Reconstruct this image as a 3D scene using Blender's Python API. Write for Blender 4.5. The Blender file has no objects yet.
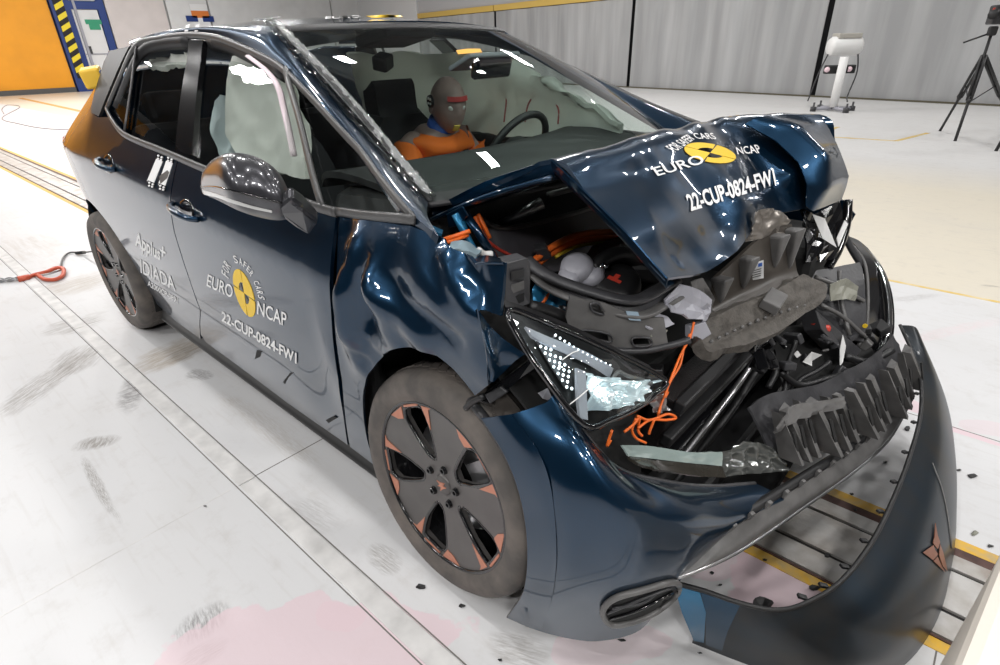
import bpy, bmesh, math, random
import numpy as np
from math import sin, cos, radians, pi, hypot, atan2
from mathutils import Vector, Matrix, noise
from mathutils.geometry import delaunay_2d_cdt
from mathutils.bvhtree import BVHTree
random.seed(7)
SC = bpy.context.scene
COL = SC.collection

# ------------------------------------------------------------------ camera
FPX = 558.33
YAW, PITCH, ROLL = 2.30393869, -0.473747189, -0.0241717177
CAM = np.array([0.847035, -1.638735, 1.411214])
_f = np.array([cos(PITCH)*cos(YAW), cos(PITCH)*sin(YAW), sin(PITCH)])
_r0 = np.array([sin(YAW), -cos(YAW), 0.0]); _u0 = np.cross(_r0, _f)
_r = cos(ROLL)*_r0 + sin(ROLL)*_u0
_u = -sin(ROLL)*_r0 + cos(ROLL)*_u0
cam = bpy.data.cameras.new('camera'); camo = bpy.data.objects.new('camera', cam); COL.objects.link(camo)
cam.sensor_width = 36.0; cam.lens = FPX*36.0/1000.0; cam.clip_start = 0.02; cam.clip_end = 200
camo.matrix_world = Matrix(((_r[0], _u[0], -_f[0], CAM[0]), (_r[1], _u[1], -_f[1], CAM[1]), (_r[2], _u[2], -_f[2], CAM[2]), (0, 0, 0, 1)))
SC.camera = camo

# ------------------------------------------------------------------ world, lamps, exposure
W = bpy.data.worlds.new('hall_air'); SC.world = W; W.use_nodes = True
bg = W.node_tree.nodes['Background']; bg.inputs[0].default_value = (0.80, 0.88, 1.0, 1); bg.inputs[1].default_value = 0.25
def lamp(x, y, z, sx, sy, p, col=(1, .985, .97), aim=None):
    l = bpy.data.lights.new('hall_or_fill_lamp', 'AREA'); l.shape = 'RECTANGLE'; l.size = sx; l.size_y = sy; l.energy = p; l.color = col
    o = bpy.data.objects.new('hall_or_fill_lamp', l); COL.objects.link(o); o.location = (x, y, z)
    d = Vector(aim if aim else (x, y, 0)) - Vector((x, y, z))
    o.rotation_euler = d.to_track_quat('-Z', 'Y').to_euler()
for ix in range(5):
    for iy in range(4):
        lamp(-8.2 + ix*3.6, -4.6 + iy*3.6, 6.4, .32, .24, 52)
for x in (-24, -18, -12):
    for y in (-4, 3, 9):
        lamp(x, y, 6.8, 1.2, .6, 380)
for x in (-8, -2, 4):
    lamp(x, 12.0, 6.8, 1.2, .6, 150)
for p_, aim_ in (((3.6, -4.4, 4.6), (0, -.4, .6)), ((.2, -5.6, 4.8), (-.6, -.5, .7)), ((5.4, -1.2, 4.6), (.2, 0, .6)), ((-3.4, -5.4, 5.0), (-1.8, -.8, .6)), ((5.0, 2.8, 4.8), (.2, .3, .6))):
    lamp(*p_, .5, .35, 78, aim=aim_)  # fill lamps, added and aimed at the car to brighten engine bay and cabin
SC.view_settings.view_transform = 'Standard'; SC.view_settings.look = 'None'
SC.view_settings.exposure = 0.0; SC.view_settings.gamma = 1.0; SC.view_settings.use_curve_mapping = False
SC.cycles.max_bounces = 8; SC.cycles.transparent_max_bounces = 16; SC.cycles.caustics_reflective = False; SC.cycles.caustics_refractive = False

# ------------------------------------------------------------------ geometry helpers
def ray(px, py): return _f + _r*(px-500)/FPX + _u*(332.5-py)/FPX
def onax(px, py, ax, v):
    d = ray(px, py); t = (v-CAM[ax])/d[ax]; return CAM + t*d
def PX(px, py, v): return onax(px, py, 0, v)
def PY(px, py, v): return onax(px, py, 1, v)
def PZ(px, py, v): return onax(px, py, 2, v)
def depth(px, py, P):
    d = ray(px, py); return CAM + d*((np.array(P)-CAM) @ _f)/(d @ _f)
def pix(P):
    d = np.array(P)-CAM; z = d @ _f; return 500+FPX*(d @ _r)/z, 332.5-FPX*(d @ _u)/z
def L3(l): return [PY(a, b, c) for a, b, c in l]

def herm(z, zs, vs):
    z = min(max(z, zs[0]), zs[-1]); n = len(zs)
    i = max(0, min(n-2, int(np.searchsorted(zs, z))-1))
    def m(k):
        if k == 0: return (vs[1]-vs[0])/(zs[1]-zs[0])
        if k == n-1: return (vs[-1]-vs[-2])/(zs[-1]-zs[-2])
        return (vs[k+1]-vs[k-1])/(zs[k+1]-zs[k-1])
    h = zs[i+1]-zs[i]; t = (z-zs[i])/h
    return ((2*t**3-3*t*t+1)*vs[i] + (t**3-2*t*t+t)*h*m(i) + (-2*t**3+3*t*t)*vs[i+1] + (t**3-t*t)*h*m(i+1))
LOZ = [0, .12, .2, .3, .45, .6, .75, .86, .905]; LOS = [.80, .825, .840, .858, .878, .893, .902, .906, .907]
HIZ = [.905, .97, 1.05, 1.2, 1.35, 1.45, 1.5, 1.55]; HIS = [.907, .884, .848, .765, .675, .600, .545, .46]
def crease(x):
    if x < -.42: return .85 + .0687*(-.42-x)
    return .85 + .06*min(1.0, (x+.42)/.3)
def S(x, z):
    k = crease(x)-.905
    zz = z-k
    s = herm(zz, LOZ, LOS) if zz < .905 else herm(zz, HIZ, HIS)
    if x > 0: s -= .10*(x/.9)**2
    if x < -2.4 and z > 1.0: s -= 1.0*(-2.4-x)*(z-1.0)
    if x < -2.5: s -= .21*((-2.5-x)/.9)**2.2
    return s
def side(px, py):
    y = -.88
    for i in range(36):
        p = onax(px, py, 1, y); y = .5*y - .5*S(p[0], p[2])
    return onax(px, py, 1, y)

# ------------------------------------------------------------------ materials
MATS = {}
def mat(name, col, rough=.5, metal=0.0, coat=0.0, spec=.5, emit=None, estr=0, noise_amt=0, noise_scale=20, bump=0, bump_scale=60, alpha=1.0, coat_rough=.03, col2=None, stretch=None):
    m = bpy.data.materials.new(name); m.use_nodes = True; nt = m.node_tree; b = nt.nodes['Principled BSDF']
    b.inputs['Base Color'].default_value = (*col, 1); b.inputs['Roughness'].default_value = rough; b.inputs['Metallic'].default_value = metal
    b.inputs['Coat Weight'].default_value = coat; b.inputs['Coat Roughness'].default_value = coat_rough; b.inputs['Specular IOR Level'].default_value = spec
    b.inputs['Alpha'].default_value = alpha
    if emit: b.inputs['Emission Color'].default_value = (*emit, 1); b.inputs['Emission Strength'].default_value = estr
    if noise_amt or bump or col2:
        tc = nt.nodes.new('ShaderNodeTexCoord')
    if noise_amt or col2:
        n = nt.nodes.new('ShaderNodeTexNoise'); n.inputs['Scale'].default_value = noise_scale; n.inputs['Detail'].default_value = 6
        if stretch:
            mpp = nt.nodes.new('ShaderNodeMapping'); mpp.inputs['Scale'].default_value = stretch; nt.links.new(tc.outputs['Object'], mpp.inputs['Vector']); nt.links.new(mpp.outputs[0], n.inputs['Vector'])
        else: nt.links.new(tc.outputs['Object'], n.inputs['Vector'])
        mx = nt.nodes.new('ShaderNodeMix'); mx.data_type = 'RGBA'
        c2 = col2 if col2 else tuple(c*(1-noise_amt) for c in col)
        mx.inputs['A'].default_value = (*col, 1); mx.inputs['B'].default_value = (*c2, 1)
        rp = nt.nodes.new('ShaderNodeMapRange'); rp.inputs['From Min'].default_value = .38; rp.inputs['From Max'].default_value = .68
        nt.links.new(n.outputs['Fac'], rp.inputs['Value']); nt.links.new(rp.outputs['Result'], mx.inputs['Factor'])
        nt.links.new(mx.outputs['Result'], b.inputs['Base Color'])
    if bump:
        n = nt.nodes.new('ShaderNodeTexNoise'); n.inputs['Scale'].default_value = bump_scale; n.inputs['Detail'].default_value = 4
        nt.links.new(tc.outputs['Object'], n.inputs['Vector'])
        bp = nt.nodes.new('ShaderNodeBump'); bp.inputs['Strength'].default_value = bump; bp.inputs['Distance'].default_value = .01
        nt.links.new(n.outputs['Fac'], bp.inputs['Height']); nt.links.new(bp.outputs['Normal'], b.inputs['Normal'])
    MATS[name] = m; return m
def glass(name, tint, refl=1.0, rough=.0, ior=1.5):
    m = bpy.data.materials.new(name); m.use_nodes = True; nt = m.node_tree
    for n in list(nt.nodes):
        if n.type != 'OUTPUT_MATERIAL': nt.nodes.remove(n)
    out = [n for n in nt.nodes if n.type == 'OUTPUT_MATERIAL'][0]
    t = nt.nodes.new('ShaderNodeBsdfTransparent'); t.inputs[0].default_value = (*tint, 1)
    g = nt.nodes.new('ShaderNodeBsdfGlossy'); g.inputs['Roughness'].default_value = rough; g.inputs[0].default_value = (refl, refl, refl, 1)
    fr = nt.nodes.new('ShaderNodeFresnel'); fr.inputs[0].default_value = ior
    ge = nt.nodes.new('ShaderNodeNewGeometry'); iv = nt.nodes.new('ShaderNodeMath'); iv.operation = 'SUBTRACT'; iv.inputs[0].default_value = 1.0; nt.links.new(ge.outputs['Backfacing'], iv.inputs[1])
    fm = nt.nodes.new('ShaderNodeMath'); fm.operation = 'MULTIPLY'; nt.links.new(fr.outputs[0], fm.inputs[0]); nt.links.new(iv.outputs[0], fm.inputs[1])
    mx = nt.nodes.new('ShaderNodeMixShader')
    nt.links.new(fm.outputs[0], mx.inputs[0]); nt.links.new(t.outputs[0], mx.inputs[1]); nt.links.new(g.outputs[0], mx.inputs[2]); nt.links.new(mx.outputs[0], out.inputs[0])
    MATS[name] = m; return m
paint = mat('navy_metallic_paint', (.0035, .026, .060), .30, .80, 1.0, coat_rough=.012)
blackgloss = mat('black_gloss_plastic', (.006, .006, .007), .12, 0, .6)
black = mat('black_plastic', (.012, .012, .013), .45)
charcoal = mat('charcoal_plastic', (.045, .045, .049), .42, noise_amt=.35, noise_scale=14, bump=.10, bump_scale=90)
charlight = mat('dusty_grey_plastic', (.125, .122, .120), .38, noise_amt=.35, noise_scale=18)
foamblack = mat('expanded_foam_brown_black', (.105, .095, .084), .7, noise_amt=.4, noise_scale=40, bump=.35, bump_scale=140)
silver = mat('cast_aluminium', (.42, .42, .43), .38, .7, noise_amt=.25, noise_scale=25)
steel = mat('brushed_steel', (.45, .45, .46), .3, .9)
greytrim = mat('satin_grey_trim', (.10, .10, .10), .35, .3)
rubber = mat('tyre_rubber', (.085, .077, .071), .75, noise_amt=.4, noise_scale=12, col2=(.15, .13, .115), bump=.15, bump_scale=50)
rimgrey = mat('wheel_dark_grey', (.125, .118, .114), .40, .3, noise_amt=.2, noise_scale=8)
rimblack = mat('wheel_black_gloss', (.008, .008, .009), .18, 0, .5)
copper = mat('copper_paint', (.55, .235, .155), .42, .35)
mirrorgrey = mat('dark_silver_paint', (.055, .055, .062), .32, .6, .8)
white = mat('white_print', (.82, .82, .82), .5)
yellow = mat('yellow_print', (.85, .56, .03), .45)
yblock = mat('yellow_plastic', (.90, .55, .05), .5)
orangewire = mat('orange_cable', (.85, .16, .02), .45)
yellowwire = mat('yellow_cable', (.8, .55, .05), .45)
redmat = mat('red_plastic', (.55, .05, .03), .4)
bluemat = mat('bright_blue_metal', (.02, .17, .33), .35, .5, .5)
airbag = mat('airbag_fabric', (.78, .80, .76), .85, noise_amt=.12, noise_scale=5, bump=.12, bump_scale=30)
nt_ = airbag.node_tree; pb_ = nt_.nodes['Principled BSDF']; ot_ = [n for n in nt_.nodes if n.type == 'OUTPUT_MATERIAL'][0]
tr_ = nt_.nodes.new('ShaderNodeBsdfTranslucent'); tr_.inputs[0].default_value = (.86, .87, .82, 1); mx_ = nt_.nodes.new('ShaderNodeMixShader'); mx_.inputs[0].default_value = .45
nt_.links.new(pb_.outputs[0], mx_.inputs[1]); nt_.links.new(tr_.outputs[0], mx_.inputs[2]); nt_.links.new(mx_.outputs[0], ot_.inputs[0])
seatmat = mat('seat_fabric', (.014, .015, .018), .85)
dashmat = mat('dash_plastic', (.016, .017, .018), .6)
skin = mat('dummy_vinyl', (.36, .25, .23), .5, noise_amt=.25, noise_scale=14)
shirt = mat('orange_cloth', (.85, .17, .015), .8, bump=.2, bump_scale=25)
bluecloth = mat('blue_neck', (.02, .09, .42), .6)
lampglow = mat('headlamp_led', (.9, .95, 1), .3, emit=(.85, .95, 1), estr=3)
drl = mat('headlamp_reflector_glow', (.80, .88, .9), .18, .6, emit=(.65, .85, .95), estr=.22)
chrome = mat('chrome', (.75, .76, .78), .12, 1.0)
greyplastic = mat('pale_grey_plastic', (.34, .34, .38), .4)
whiteplastic = mat('white_plastic', (.78, .78, .77), .45)
taillens = mat('tail_lens_red', (.55, .03, .03), .2, 0, .5)
underblack = mat('underbody_black', (.008, .008, .008), .8)
radiator = mat('radiator_dark', (.014, .011, .011), .5, .3, noise_amt=.5, noise_scale=60, bump=.3, bump_scale=200)
winglass = glass('side_window_glass', (.955, .975, .965), .9)
windglass = glass('windscreen_glass', (.88, .93, .91), .95)
clearlens = glass('clear_lens', (.95, .98, .98), 1.0, .02)
foil = glass('clear_wrinkled_tape', (.88, .89, .89), 1.0, .10, 1.7)
shard = mat('pale_green_lens_shard', (.34, .42, .40), .12, .2, .8)

# ------------------------------------------------------------------ mesh helpers
def obj(name, me, m=None, parent=None, label=None, cat=None, group=None, kind=None):
    o = bpy.data.objects.new(name, me); COL.objects.link(o)
    if m and me is not None and not me.materials: me.materials.append(m)
    if parent: o.parent = parent
    if label: o['label'] = label
    if cat: o['category'] = cat
    if group: o['group'] = group
    if kind: o['kind'] = kind
    return o
def thing(name, label, cat, loc=(0, 0, 0), rz=0, group=None):
    o = obj(name, None, None, None, label, cat, group); o.location = loc; o.rotation_euler = (0, 0, rz); o.empty_display_size = .2; return o
def mesh(name, v, f, smooth=True):
    me = bpy.data.meshes.new(name); me.from_pydata([tuple(map(float, a)) for a in v], [], f); me.update()
    if smooth: me.polygons.foreach_set('use_smooth', [True]*len(me.polygons))
    return me
def vnormals(v, f):
    v = np.asarray(v, float); n = np.zeros_like(v)
    for q in f:
        a, b, c = v[q[0]], v[q[1]], v[q[-1]]; nn = np.cross(b-a, c-a)
        for i in q: n[i] += nn
    l = np.linalg.norm(n, axis=1); l[l == 0] = 1
    return n/l[:, None]
def shell(v, f, th):
    """outer skin + inner skin (th inward) + rim with its own vertices (crisp edge)."""
    v = np.asarray(v, float); n = vnormals(v, f); N = len(v)
    V = list(v) + list(v - n*th); Fc = [tuple(q) for q in f] + [tuple(i+N for i in reversed(q)) for q in f]
    ec = {}
    for q in f:
        for a, b in zip(q, q[1:]+q[:1]):
            ec[(a, b)] = ec.get((a, b), 0) + 1
    for (a, b) in list(ec):
        if (b, a) not in ec:
            k = len(V); V += [v[a], v[b], v[b]-n[b]*th, v[a]-n[a]*th]; Fc.append((k+1, k, k+3, k+2))
    return V, Fc
def cdt(poly, grid, holes=()):
    """triangulate a 2-D polygon with interior grid points and optional holes."""
    def dens(p):
        out = []
        for a, b in zip(p, p[1:]+p[:1]):
            n = max(1, int(hypot(b[0]-a[0], b[1]-a[1])/grid+.5))
            for i in range(n): out.append((a[0]+(b[0]-a[0])*i/n, a[1]+(b[1]-a[1])*i/n))
        return out
    def inside(p, q):
        c = False; j = len(q)-1
        for i in range(len(q)):
            if (q[i][1] > p[1]) != (q[j][1] > p[1]) and p[0] < (q[j][0]-q[i][0])*(p[1]-q[i][1])/(q[j][1]-q[i][1])+q[i][0]: c = not c
            j = i
        return c
    def bd(p, q):
        return min(hypot(p[0]-a[0], p[1]-a[1]) for a in q)
    loops = [dens(list(poly))] + [dens(list(h)) for h in holes]
    V = []; Ed = []
    for l in loops:
        k = len(V); V += l; Ed += [(k+i, k+(i+1) % len(l)) for i in range(len(l))]
    allb = list(V)
    xs = [p[0] for p in loops[0]]; ys = [p[1] for p in loops[0]]
    x = min(xs); r = 0
    while x < max(xs):
        y = min(ys) + (grid/2 if r % 2 else 0)
        while y < max(ys):
            if inside((x, y), loops[0]) and not any(inside((x, y), h) for h in loops[1:]) and bd((x, y), allb) > grid*.55: V.append((x, y))
            y += grid
        x += grid*.87; r += 1
    vo, eo, fo, _, _, _ = delaunay_2d_cdt([Vector(p) for p in V], Ed, [], 1, 1e-6)
    vo = [(p.x, p.y) for p in vo]; F2 = []
    for q in fo:
        a, b, c = vo[q[0]], vo[q[1]], vo[q[2]]
        if (b[0]-a[0])*(c[1]-a[1])-(b[1]-a[1])*(c[0]-a[0]) < 0: q = q[::-1]
        if holes:
            ce = ((a[0]+b[0]+c[0])/3, (a[1]+b[1]+c[1])/3)
            if any(inside(ce, h) for h in loops[1:]) or not inside(ce, loops[0]): continue
        F2.append(tuple(q))
    return vo, F2
def smoothpoly(pts, n=6, closed=False):
    P = [np.array(p, float) for p in pts]; out = []
    m = len(P); rng = range(m if closed else m-1)
    for i in rng:
        p0 = P[(i-1) % m] if closed or i > 0 else 2*P[0]-P[1]; p1 = P[i]; p2 = P[(i+1) % m]; p3 = P[(i+2) % m] if closed or i+2 < m else 2*P[-1]-P[-2]
        for k in range(n):
            t = k/n
            out.append(.5*((2*p1)+(-p0+p2)*t+(2*p0-5*p1+4*p2-p3)*t*t+(-p0+3*p1-3*p2+p3)*t**3))
    if not closed: out.append(P[-1])
    return out
CAR = None
def sidepanel(name, polypx, m, parent, th=.012, grid=.05, off=0.0, disp=None, mirror=True, xz=None, label=None):
    """panel lying on the body side surface; outline given where it is seen, mapped to (x, z) on the side."""
    q = xz if xz else [(float(p[0]), float(p[2])) for p in (side(a, b) for a, b in polypx)]
    vo, f = cdt(q, grid)
    v = []
    for x, z in vo:
        s = S(x, z) + off + (disp(x, z) if disp else 0); v.append((x, -s, z))
    # orientation: (x,z) ccw seen from -y is outward
    V, Fc = shell(v, f, th)
    o = obj(name, mesh(name, V, Fc), m, parent, label)
    if mirror:
        v2 = [(x, S(x, z)+off, z) for x, z in vo]
        V, Fc = shell(v2, [tuple(reversed(t)) for t in f], th)
        o2 = obj(name, mesh(name, V, Fc), m, parent if mirror is True else mirror, label)
        return o, o2
    return o
def sweep(path, rad, seg=8, closed=False, flat=1.0, upv=None):
    """tube along path; rad number or list; flat squashes it along the second axis."""
    P = [np.array(p, float) for p in path]; n = len(P); V = []; Fc = []
    ref = np.array(upv if upv is not None else (0, 0, 1.0))
    for i in range(n):
        t = (P[(i+1) % n]-P[i-1]) if closed else (P[min(i+1, n-1)]-P[max(i-1, 0)])
        t = t/(np.linalg.norm(t)+1e-9)
        a = np.cross(t, ref)
        if np.linalg.norm(a) < 1e-3: a = np.cross(t, (1, 0, 0))
        a /= np.linalg.norm(a); b = np.cross(a, t)
        r = rad[i] if hasattr(rad, '__len__') else rad
        for k in range(seg):
            w = 2*pi*k/seg; V.append(P[i]+r*(cos(w)*a+flat*sin(w)*b))
    m = n if closed else n-1
    for i in range(m):
        for k in range(seg):
            a = i*seg+k; b = i*seg+(k+1) % seg; c = ((i+1) % n)*seg+(k+1) % seg; d = ((i+1) % n)*seg+k
            Fc.append((a, b, c, d))
    if not closed:
        Fc.append(tuple(range(seg-1, -1, -1))); Fc.append(tuple((n-1)*seg+k for k in range(seg)))
    return V, Fc
def tube(name, path, rad, m, parent=None, seg=8, closed=False, flat=1.0, upv=None, **k):
    V, Fc = sweep(path, rad, seg, closed, flat, upv); return obj(name, mesh(name, V, Fc), m, parent, **k)
def fixn(me):
    bm = bmesh.new(); bm.from_mesh(me); bmesh.ops.recalc_face_normals(bm, faces=bm.faces); bm.to_mesh(me); bm.free(); return me
def boxv(c, s, R=None):
    R = R if R is not None else np.eye(3); V = []
    for sx in (-.5, .5):
        for sy in (-.5, .5):
            for sz in (-.5, .5): V.append(np.array(c)+R @ np.array([sx*s[0], sy*s[1], sz*s[2]]))
    return V, [(0, 1, 3, 2), (4, 6, 7, 5), (0, 4, 5, 1), (2, 3, 7, 6), (0, 2, 6, 4), (1, 5, 7, 3)]
def rot(rx=0, ry=0, rz=0): return np.array(Matrix.Rotation(rz, 3, 'Z') @ Matrix.Rotation(ry, 3, 'Y') @ Matrix.Rotation(rx, 3, 'X'))
def merge(parts):
    V = []; Fc = []
    for v, f in parts:
        k = len(V); V += list(v); Fc += [tuple(i+k for i in q) for q in f]
    return V, Fc
def box(name, c, s, m, parent=None, R=None, bev=.004, **k):
    V, Fc = boxv(c, s, R); me = mesh(name, V, Fc, False); o = obj(name, me, m, parent, **k)
    if bev: bevel(o, bev)
    return o
def bevel(o, w, seg=2):
    b = o.modifiers.new('bevel', 'BEVEL'); b.width = w; b.segments = seg; b.limit_method = 'ANGLE'
def boxes(name, L, m, parent=None, bev=0, **k):
    V, Fc = merge([boxv(*b) for b in L]); o = obj(name, mesh(name, V, Fc, False), m, parent, **k)
    if bev: bevel(o, bev)
    return o
def plate(name, pts, th, m, parent=None, bev=.003, away=None, **k):
    """flat-ish polygon plate with thickness, extruded away from `away` (default: the side it is seen from)."""
    P = [np.array(p, float) for p in pts]; c = sum(P)/len(P)
    n = np.zeros(3)
    for a, b in zip(P, P[1:]+P[:1]): n += np.cross(a-c, b-c)
    n /= np.linalg.norm(n)
    vd = np.array(away if away is not None else CAM)-c
    if n @ vd < 0: n = -n; P = P[::-1]
    N = len(P); V = P+[p-n*th for p in P]
    Fc = [tuple(range(N)), tuple(range(2*N-1, N-1, -1))]+[(i, i+N, (i+1) % N+N, (i+1) % N) for i in range(N)]
    o = obj(name, mesh(name, V, Fc, False), m, parent, **k); fixn(o.data)
    if bev: bevel(o, bev)
    return o
def lathe(prof, seg=48, axis='Y', closed=False):
    V = []; Fc = []; n = len(prof)
    for r, h in prof:
        for k in range(seg):
            a = 2*pi*k/seg
            V.append((r*cos(a), h, r*sin(a)) if axis == 'Y' else (r*cos(a), r*sin(a), h))
    for i in range(n if closed else n-1):
        j = (i+1) % n
        for k in range(seg):
            q = (i*seg+k, i*seg+(k+1) % seg, j*seg+(k+1) % seg, j*seg+k); Fc.append(q)
    return V, Fc
def cr(p0, p1, p2, p3, t):
    return .5*((2*p1)+(-p0+p2)*t+(2*p0-5*p1+4*p2-p3)*t*t+(-p0+3*p1-3*p2+p3)*t**3)
def netpts(G, n=6, s=1.0):
    """G rows x cols of 3-D points -> fine grid; s blends linear (0, creased) to Catmull-Rom (1, smooth)."""
    G = np.array(G, float); R, Cc = G.shape[:2]
    def ref(A, n):
        out = []
        m = len(A)
        for i in range(m-1):
            p0 = A[i-1] if i > 0 else 2*A[0]-A[1]; p3 = A[i+2] if i+2 < m else 2*A[-1]-A[-2]
            for k in range(n):
                t = k/n; out.append((1-s)*(A[i]*(1-t)+A[i+1]*t)+s*cr(p0, A[i], A[i+1], p3, t))
        out.append(A[-1]); return np.array(out)
    B = ref(G, n)
    B = ref(B.transpose(1, 0, 2), n).transpose(1, 0, 2)
    return B
def gridmesh(B, flip=False):
    R, Cc = B.shape[:2]; V = B.reshape(-1, 3); Fc = []
    for i in range(R-1):
        for j in range(Cc-1):
            q = (i*Cc+j, i*Cc+j+1, (i+1)*Cc+j+1, (i+1)*Cc+j); Fc.append(q[::-1] if flip else q)
    return V, Fc
def orient(V, Fc, toward):
    n = np.zeros(3); V = np.asarray(V)
    c = V.mean(0)
    for q in Fc:
        n += np.cross(V[q[1]]-V[q[0]], V[q[2]]-V[q[0]])
    return Fc if n @ (np.array(toward)-c) > 0 else [tuple(reversed(q)) for q in Fc]
def crumple(B, amp, sc, seed=0, ridged=True, edge=None):
    V, Fc = gridmesh(B); n = vnormals(V, Fc); V = V.copy()
    for i in range(len(V)):
        p = Vector(V[i])*sc+Vector((seed*3.7, seed*1.3, 0))
        d = noise.noise(p)
        if ridged: d = abs(d)*2-.5+.35*(abs(noise.noise(p*2.3))*2-.5)
        V[i] += n[i]*d*amp
    return V.reshape(B.shape)
def netobj(name, G, m, parent=None, n=6, s=1.0, th=.006, amp=0, sc=6, seed=0, toward=None, drop=None, flat=False, **k):
    B = netpts(G, n, s)
    if amp: B = crumple(B, amp, sc, seed)
    V, Fc = gridmesh(B); Fc = orient(V, Fc, CAM if toward is None else toward)
    if drop: Fc = [q for q in Fc if not drop(sum(V[i] for i in q)/len(q))]
    surf = (V.copy(), list(Fc))
    if th: V, Fc = shell(V, Fc, th)
    o = obj(name, mesh(name, V, Fc, not flat), m, parent, **k); o_surf[o.name] = surf
    return o
o_surf = {}
def bvh_of(o):
    v, f = o_surf[o.name]; return BVHTree.FromPolygons([Vector(a) for a in v], f)
def hit(bvh, px, py, off=.003):
    d = Vector(ray(px, py)).normalized(); h = bvh.ray_cast(Vector(CAM), d)
    if h[0] is None:
        best = None
        for r in (3, 6, 10, 16):
            for a in range(8):
                h2 = bvh.ray_cast(Vector(CAM), Vector(ray(px+r*cos(a*pi/4), py+r*sin(a*pi/4))).normalized())
                if h2[0] is not None: best = h2; break
            if best: break
        if not best: return None
        h = best; p = Vector(CAM)+d*(h[0]-Vector(CAM)).length
    else: p = h[0]
    n = h[1]
    if n.dot(d) > 0: n = -n
    return np.array(p+n*off)
def textmesh(body, bold=.0):
    c = bpy.data.curves.new('lettering', 'FONT'); c.body = body; c.size = 1; c.resolution_u = 3; c.offset = bold
    t = bpy.data.objects.new('tmp', c); me = bpy.data.meshes.new_from_object(t)
    v = [(a.co.x, a.co.y) for a in me.vertices]; f = [tuple(p.vertices) for p in me.polygons]
    bpy.data.objects.remove(t); bpy.data.curves.remove(c); bpy.data.meshes.remove(me)
    v = np.array(v); lo, hi = v.min(0), v.max(0)
    return (v-lo)/(hi-lo), f, (hi-lo)
def decal(name, v2, f, quad, fn, m, parent, maxe=5, **k):
    """flat print: 2-D shape (unit box) -> quad (bl, br, tr, tl) -> surface through fn(px, py)."""
    bm = bmesh.new(); vs = [bm.verts.new((a, b, 0)) for a, b in v2]
    for q in f:
        try: bm.faces.new([vs[i] for i in q])
        except ValueError: pass
    q = [np.array(p, float) for p in quad]
    for w in bm.verts:
        a, b = w.co.x, w.co.y
        p = (1-a)*(1-b)*q[0]+a*(1-b)*q[1]+a*b*q[2]+(1-a)*b*q[3]; w.co = (p[0], p[1], 0)
    bmesh.ops.triangulate(bm, faces=bm.faces)
    for it in range(3):
        es = [e for e in bm.edges if e.calc_length() > maxe]
        if not es: break
        bmesh.ops.subdivide_edges(bm, edges=es, cuts=1); bmesh.ops.triangulate(bm, faces=bm.faces)
    for w in bm.verts:
        p = fn(w.co.x, w.co.y)
        w.co = Vector(p)
    me = bpy.data.meshes.new(name); bm.to_mesh(me); bm.free()
    return obj(name, me, m, parent, **k)
def text(body, quad, fn, m, parent, bold=.0, name='lettering', **k):
    v, f, _ = textmesh(body, bold); return decal(name, v, f, quad, fn, m, parent, **k)
def shape(name, polypx, fn, m, parent, **k):
    return decal(name, [(0, 0)]*0, [], [(0, 0)]*4, fn, m, parent) if not polypx else _shape(name, polypx, fn, m, parent, **k)
def _shape(name, polypx, fn, m, parent, th=.0015, **k):
    vo, f = cdt([(a, -b) for a, b in polypx], 6)
    V = [fn(a, -b) for a, b in vo]; Fc = orient(V, f, CAM)
    V, Fc = shell(V, Fc, th)
    return obj(name, mesh(name, V, Fc), m, parent, **k)
def onside(off=.003):
    def fn(px, py):
        p = side(px, py); p = p.copy(); p[1] -= off; return p
    return fn

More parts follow.
